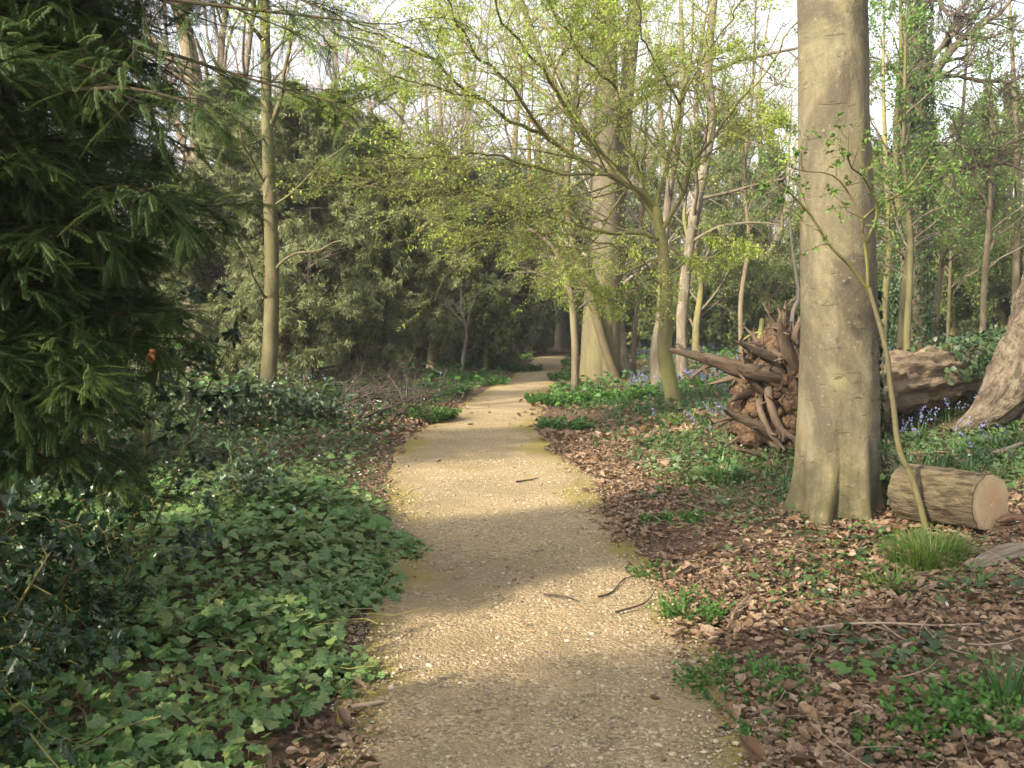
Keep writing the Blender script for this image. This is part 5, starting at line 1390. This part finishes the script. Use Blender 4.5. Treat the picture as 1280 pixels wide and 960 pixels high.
# ------------------------------------------------------------------ background wood
def bare_proto(name, label, base, H, r, seed, mat='brown', cmat='twig', dens=1.0, leaf=None, group=None, ang=42, keep=.5):
    global rng
    rng = np.random.default_rng(seed)
    b = np.asarray(base)
    t = thing(name, label, 'tree', b, group)
    g = Geo()
    pts = [b - [0, 0, .2], b + [0, 0, H * .15], b + np.append(rng.normal(size=2) * .3, H * .4), b + np.append(rng.normal(size=2) * .6, H * .7), b + np.append(rng.normal(size=2) * .9, H)]
    rad = [r * 1.15, r, r * .8, r * .5, r * .1]
    trunk(g, pts, rad, 40, 18, noise=.1, flare=.3, seed=seed)
    build('trunk', g, M[mat], t)
    g = Geo(); q = spline(pts, 16)[None]; rr = np.interp(np.linspace(0, 1, 16), np.linspace(0, 1, 5), rad)[None]
    o = branch(g, q, rr, np.array([H]), [
        dict(m=int(15 * dens), t0=.22, ang=ang, l=.5, n=8, wob=.14, k=5, r=.45, trop=(0, 0, .05), tap=.5),
        dict(m=int(8 * dens), t0=.2, ang=42, l=.42, n=6, wob=.16, k=4, r=.5, rmin=.012), dict(m=6, t0=.2, ang=40, l=.45, n=5, wob=.16, k=3, r=.5, rmin=.008),
        dict(m=8, t0=.15, ang=44, l=.6, n=4, wob=.16, k=3, r=.6, rmin=.007)])
    build('crown', g, M[cmat], t)
    if leaf:
        f = Geo(); kk = rng.random(len(o[-1][0])) < keep
        leaves_on(f, o[-1][0][kk], 7, T_SMALL, .12, 0, t0=.1, droop=.3, jit=.12)
        build('foliage', f, M[leaf], t, smooth=False)
    return t

def at(px, d): return G((px - 640) / 1250 * d, d)
# each kind has one pattern tree; the others are turned and stretched copies
kinds = {}
kinds['tall'] = bare_proto('bare_tree', 'tall bare tree behind the left archway yews', at(575, 58), 20, .30, 401, dens=1.1)
kinds['broad'] = bare_proto('bare_tree', 'broad bare tree with purplish twigs above the sunlit yews', at(500, 52), 16, .26, 402, cmat='twig_pale', dens=1.2, ang=52)
kinds['slim'] = bare_proto('bare_tree', 'slim bare tree rising above the archway', at(690, 62), 19, .2, 403, cmat='twig_pale')
kinds['leafy'] = bare_proto('leafing_tree', 'hazy leafing tree seen between the pale peeling tree and the big beech', at(905, 42), 9, .16, 404, mat='mossy', leaf='thicket', ang=50)
spots = [
    ('broad', 470, 44, .85, 'bushy bare tree with purplish twigs directly right of the sunlit yew tops'), ('broad', 440, 58, 1.0, 'bare tree with purplish twigs behind the tall sunlit yew'), ('broad', 555, 50, .95, 'bare purplish tree above the dark yew behind the sapling'),
    ('tall', 440, 60, 1.05, 'bare tree at the far back left of the purplish one'), ('tall', 640, 55, .95, 'bare tree straight behind the archway, rising left of the path end'),
    ('tall', 740, 64, 1.1, 'tall bare tree far behind the mossy double beech'), ('tall', 830, 60, 1.0, 'tall bare tree far behind the mossy leafy tree'),
    ('tall', 245, 27, .9, 'thick bare trunk showing at the top above the near yew'), ('tall', 285, 36, .8, 'bare tree standing left of the slender tree, above the yews'), ('broad', 390, 46, .9, 'bare tree right of the slender tree, above the sunlit yews'),
    ('broad', 600, 66, 1.1, 'spreading bare tree far off above the left verge'), ('broad', 800, 50, .9, 'bare tree between the double beech and the mossy leafy tree'),
    ('broad', 880, 66, 1.05, 'spreading bare tree far behind the pale peeling tree'), ('broad', 985, 55, .9, 'bare tree directly left of the big beech, far back'),
    ('broad', 1215, 48, .8, 'bare tree far back under the bare limbs of the ivy clad tree'), ('slim', 530, 45, .75, 'slim bare tree above the dark yew behind the pale sapling'),
    ('slim', 770, 42, .85, 'slim bare tree close behind the twin stemmed beech'), ('slim', 865, 40, .8, 'slim bare tree close behind the pale peeling tree'),
    ('slim', 950, 46, .85, 'slim bare tree in the gap left of the big beech'), 
    ('slim', 350, 62, .95, 'slim bare tree far behind the slender tree'),
    ('leafy', 1075, 50, .9, 'hazy leafing tree directly behind the upper right side of the beech'), ('leafy', 1155, 52, 1.1, 'hazy leafing tree rising behind the ivy clad trunk'), ('leafy', 1265, 50, 1.1, 'tall hazy leafing tree at the far right edge'), ('leafy', 930, 56, 1.1, 'tall hazy leafing tree far behind the mossy stump'),
    ('leafy', 1130, 30, .75, 'hazy leafing tree behind the slim pale trunks beside the ivy clad tree'), ('leafy', 1190, 30, .7, 'hazy leafing tree above the fallen trunk, right of the ivy clad tree'), ('leafy', 1250, 30, .8, 'hazy leafing tree above the ivy end of the fallen trunk'), ('leafy', 1225, 44, 1.05, 'tall hazy leafing tree well behind the bushy one at the right'),
    ('leafy', 870, 36, .8, 'hazy leafing tree behind the slender brown tree'), ('leafy', 960, 38, .75, 'hazy leafing tree behind the mossy stump'), ('leafy', 1010, 48, 1.0, 'hazy leafing tree hidden mostly by the big beech'),
    ('leafy', 1090, 36, .7, 'hazy leafing tree behind the ivy clad trunk, to its left'), ('leafy', 1160, 40, .8, 'hazy leafing tree behind the ivy clad trunk, to its right'), ('leafy', 1215, 34, .7, 'hazy leafing tree behind the bushy one near the right edge'),
    ('leafy', 1275, 38, .85, 'hazy leafing tree at the right edge behind the leaning rough tree'), ('leafy', 815, 52, 1.0, 'hazy leafing tree far behind the hollow dead stem'),
]
rng = np.random.default_rng(99)
for kind, px, d, sc, lab in spots:
    copy_thing(kinds[kind], at(px, d), rng.random() * 6.28, (sc * rng.uniform(.9, 1.1), sc * rng.uniform(.9, 1.1), sc), lab)
for k in kinds.values(): k['group'] = 'bare and leafing trees of the wood behind'
for o in COL.objects:
    if o.parent is None and o.name.split('.')[0] in ('bare_tree', 'leafing_tree'): o['group'] = 'bare and leafing trees of the wood behind'

# bushes of the understorey
bushes = [(870, 40, 2.6, 2.0, 'thicket', 'pale green bush behind the pale peeling tree'), (915, 46, 3.6, 2.4, 'thicket', 'pale green bush beyond the bluebells left of the mossy stump'), (970, 42, 3.0, 2.2, 'thicket', 'pale green bush behind the mossy stump'),
          (1105, 34, 2.4, 1.7, 'green', 'green bush behind the right flank of the big beech'), (1150, 36, 3.2, 2.0, 'yew_far', 'dark bush behind the foot of the ivy clad trunk'), (1210, 32, 2.2, 1.8, 'green', 'green bush above the middle of the fallen trunk'), (1265, 30, 3.2, 2.0, 'yew_far', 'dark evergreen bush beside the leaning rough tree'), (800, 44, 3.0, 2.2, 'thicket', 'green bush behind the hollow dead stem'),
          (1235, 44, 4.6, 3.0, 'green', 'tall green bush behind the bushy tree near the right edge'), (1110, 46, 4.6, 2.8, 'green', 'tall green bush well behind the right flank of the beech'), (905, 52, 5.0, 3.2, 'green', 'tall green bush far behind the pale peeling tree'),
          (1040, 50, 4.0, 3.0, 'thicket', 'pale bush hidden mostly behind the big beech'), (1185, 52, 4.0, 3.4, 'thicket', 'far bush behind the fallen trunk'), (845, 58, 4.5, 3.4, 'yew_mid', 'far evergreen bush behind the mossy leafy tree')]
for i, (px, d, H, R, mt, lab) in enumerate(bushes):
    mid_yew(lab, px, d, H, R, mt, 500 + i, r0=.06, zmin=.15, n1=34, name='bush', cat='bush', size=.15 if d < 40 else .22, tpl=T_SMALL if mt != 'yew_far' else T_TUFT, trunkmat='mossy', droop=.2, mm=4)

def distant_wood():
    g = Geo()
    # far belt of scrub and stems, a continuous mass
    N = 260
    a = np.radians(np.linspace(-62, 62, N) + rng.normal(size=N)); r = rng.uniform(68, 105, N)
    P = np.stack([r * np.sin(a), r * np.cos(a), np.zeros(N)], -1); P[:, 2] = ter(P[:, 0], P[:, 1])
    D = np.tile([0, 0, 1.], (N, 1)) + rng.normal(size=(N, 3)) * .06
    q = grow(P, D, rng.uniform(9, 17, N), 8, .05)
    rr = rng.uniform(.1, .3, (N, 1)) * np.linspace(1, .2, 8)[None]
    g.tube(q, rr, 6, 0)
    o = branch(g, q, rr, np.full(N, 12.), [dict(m=10, t0=.2, ang=45, l=.42, n=5, wob=.15, k=3, r=.4), dict(m=6, t0=.2, ang=42, l=.5, n=4, wob=.15, k=3, r=.5, rmin=.02), dict(m=3, ang=42, l=.6, n=3, wob=.15, k=3, r=.6, rmin=.014)], 0)
    M2 = 24000
    a = np.radians(rng.uniform(-62, 62, M2)); r = rng.uniform(64, 100, M2)
    P = np.stack([r * np.sin(a), r * np.cos(a), 0 * a], -1)
    hh = (1.0 + 4.2 * n2(P[:, 0], P[:, 1], .12, 88)) * rng.random(M2) ** .8
    P[:, 2] = ter(P[:, 0], P[:, 1]) + hh
    g.inst(T_SMALL[0], T_SMALL[1], P, frames(rng.normal(size=(M2, 3)), rng.normal(size=(M2, 3)) + [0, 0, 1]), rng.uniform(.35, .75, M2), 1)
    tag(build('distant_wood', g, [M['twig_pale'], M['thicket']], smooth=False), 'hazy mass of far stems and scrub closing off the wood', 'wood', None, 'stuff')
distant_wood()

def haze():
    x0, x1, y0, y1, z0, z1 = -150, 150, -60, 165, -2.0, 27
    V = [(x, y, z) for z in (z0, z1) for y in (y0, y1) for x in (x0, x1)]
    g = Geo(); g.add(np.array(V, float), np.array([(0, 2, 3, 1), (4, 5, 7, 6), (0, 1, 5, 4), (2, 6, 7, 3), (0, 4, 6, 2), (1, 3, 7, 5)]))
    t = NT('thin_spring_haze')
    v = t.n('ShaderNodeVolumePrincipled'); v.inputs['Color'].default_value = (.93, .94, .95, 1); v.inputs['Density'].default_value = .0010; v.inputs['Anisotropy'].default_value = .2
    t.t.links.new(v.outputs[0], t.out.inputs['Volume'])
    tag(build('haze', g, t.m, smooth=False), 'thin pale haze hanging between the far trees', 'haze', None, 'stuff')
haze()

# trees beside and behind the viewpoint that throw the shade on the near ground
near_yew('yew_tree', 'yew beside the path outside the left of the view, shading the near path', G(-3.4, -1.0), 8.5, 1.6, 601, nb=150, az=(-3.14, 3.14), zr=(.9, 8.0), spray=.38, tpls=[SPRAY_LO], m1=10, m2=4, r0=.2, ms=3)
near_yew('yew_tree', 'yew left of the view beside the nearest yew, keeping it in shade', G(-6.2, 1.7), 5.4, 1.4, 602, nb=80, az=(-3.14, 3.14), zr=(.6, 6.0), spray=.38, tpls=[SPRAY_LO], m1=9, m2=4, r0=.2, ms=3)

# ------------------------------------------------------------------ light, sky, camera
SUN_EL, SUN_AZ = math.radians(31), math.atan2(-.73, -.68)      # behind the left shoulder
w = bpy.data.worlds.new('World'); SC.world = w; w.use_nodes = True
nt = w.node_tree; bg = nt.nodes['Background']
sky = nt.nodes.new('ShaderNodeTexSky'); sky.sky_type = 'NISHITA'; sky.sun_disc = False
sky.sun_elevation = SUN_EL; sky.sun_rotation = SUN_AZ; sky.air_density = 1.0; sky.dust_density = 5.0; sky.ozone_density = .3
hs = nt.nodes.new('ShaderNodeHueSaturation'); hs.inputs['Saturation'].default_value = .30      # thin high haze whitens the blue
nt.links.new(sky.outputs[0], hs.inputs['Color']); nt.links.new(hs.outputs[0], bg.inputs[0]); bg.inputs[1].default_value = .15
sl = bpy.data.lights.new('sun', 'SUN'); sl.energy = 3.4; sl.angle = math.radians(1.5); sl.color = (1.0, .87, .66)
so = bpy.data.objects.new('sun', sl); COL.objects.link(so)
from mathutils import Vector
sd = Vector((math.sin(SUN_AZ) * math.cos(SUN_EL), math.cos(SUN_AZ) * math.cos(SUN_EL), math.sin(SUN_EL)))
so.rotation_euler = sd.to_track_quat('Z', 'Y').to_euler(); so.location = (-10, -8, 12)

cd = bpy.data.cameras.new('camera'); cam = bpy.data.objects.new('camera', cd); COL.objects.link(cam)
cam.location = (0, 0, EYE); cam.rotation_euler = (PI / 2 - PITCH, 0, 0)
cd.sensor_width = 36; cd.lens = 36 * 1250 / 1280; cd.clip_start = .05; cd.clip_end = 2000
cd.dof.use_dof = True; cd.dof.focus_distance = 10; cd.dof.aperture_fstop = 9
SC.camera = cam
SC.view_settings.view_transform = 'Standard'; SC.view_settings.look = 'None'; SC.view_settings.gamma = 1.0; SC.view_settings.use_curve_mapping = False
SC.view_settings.exposure = 1.74
cy = SC.cycles
cy.volume_bounces = 0; cy.max_bounces = 6; cy.diffuse_bounces = 4; cy.glossy_bounces = 2; cy.transmission_bounces = 4; cy.transparent_max_bounces = 4
cy.caustics_reflective = False; cy.caustics_refractive = False
cy.use_denoising = True
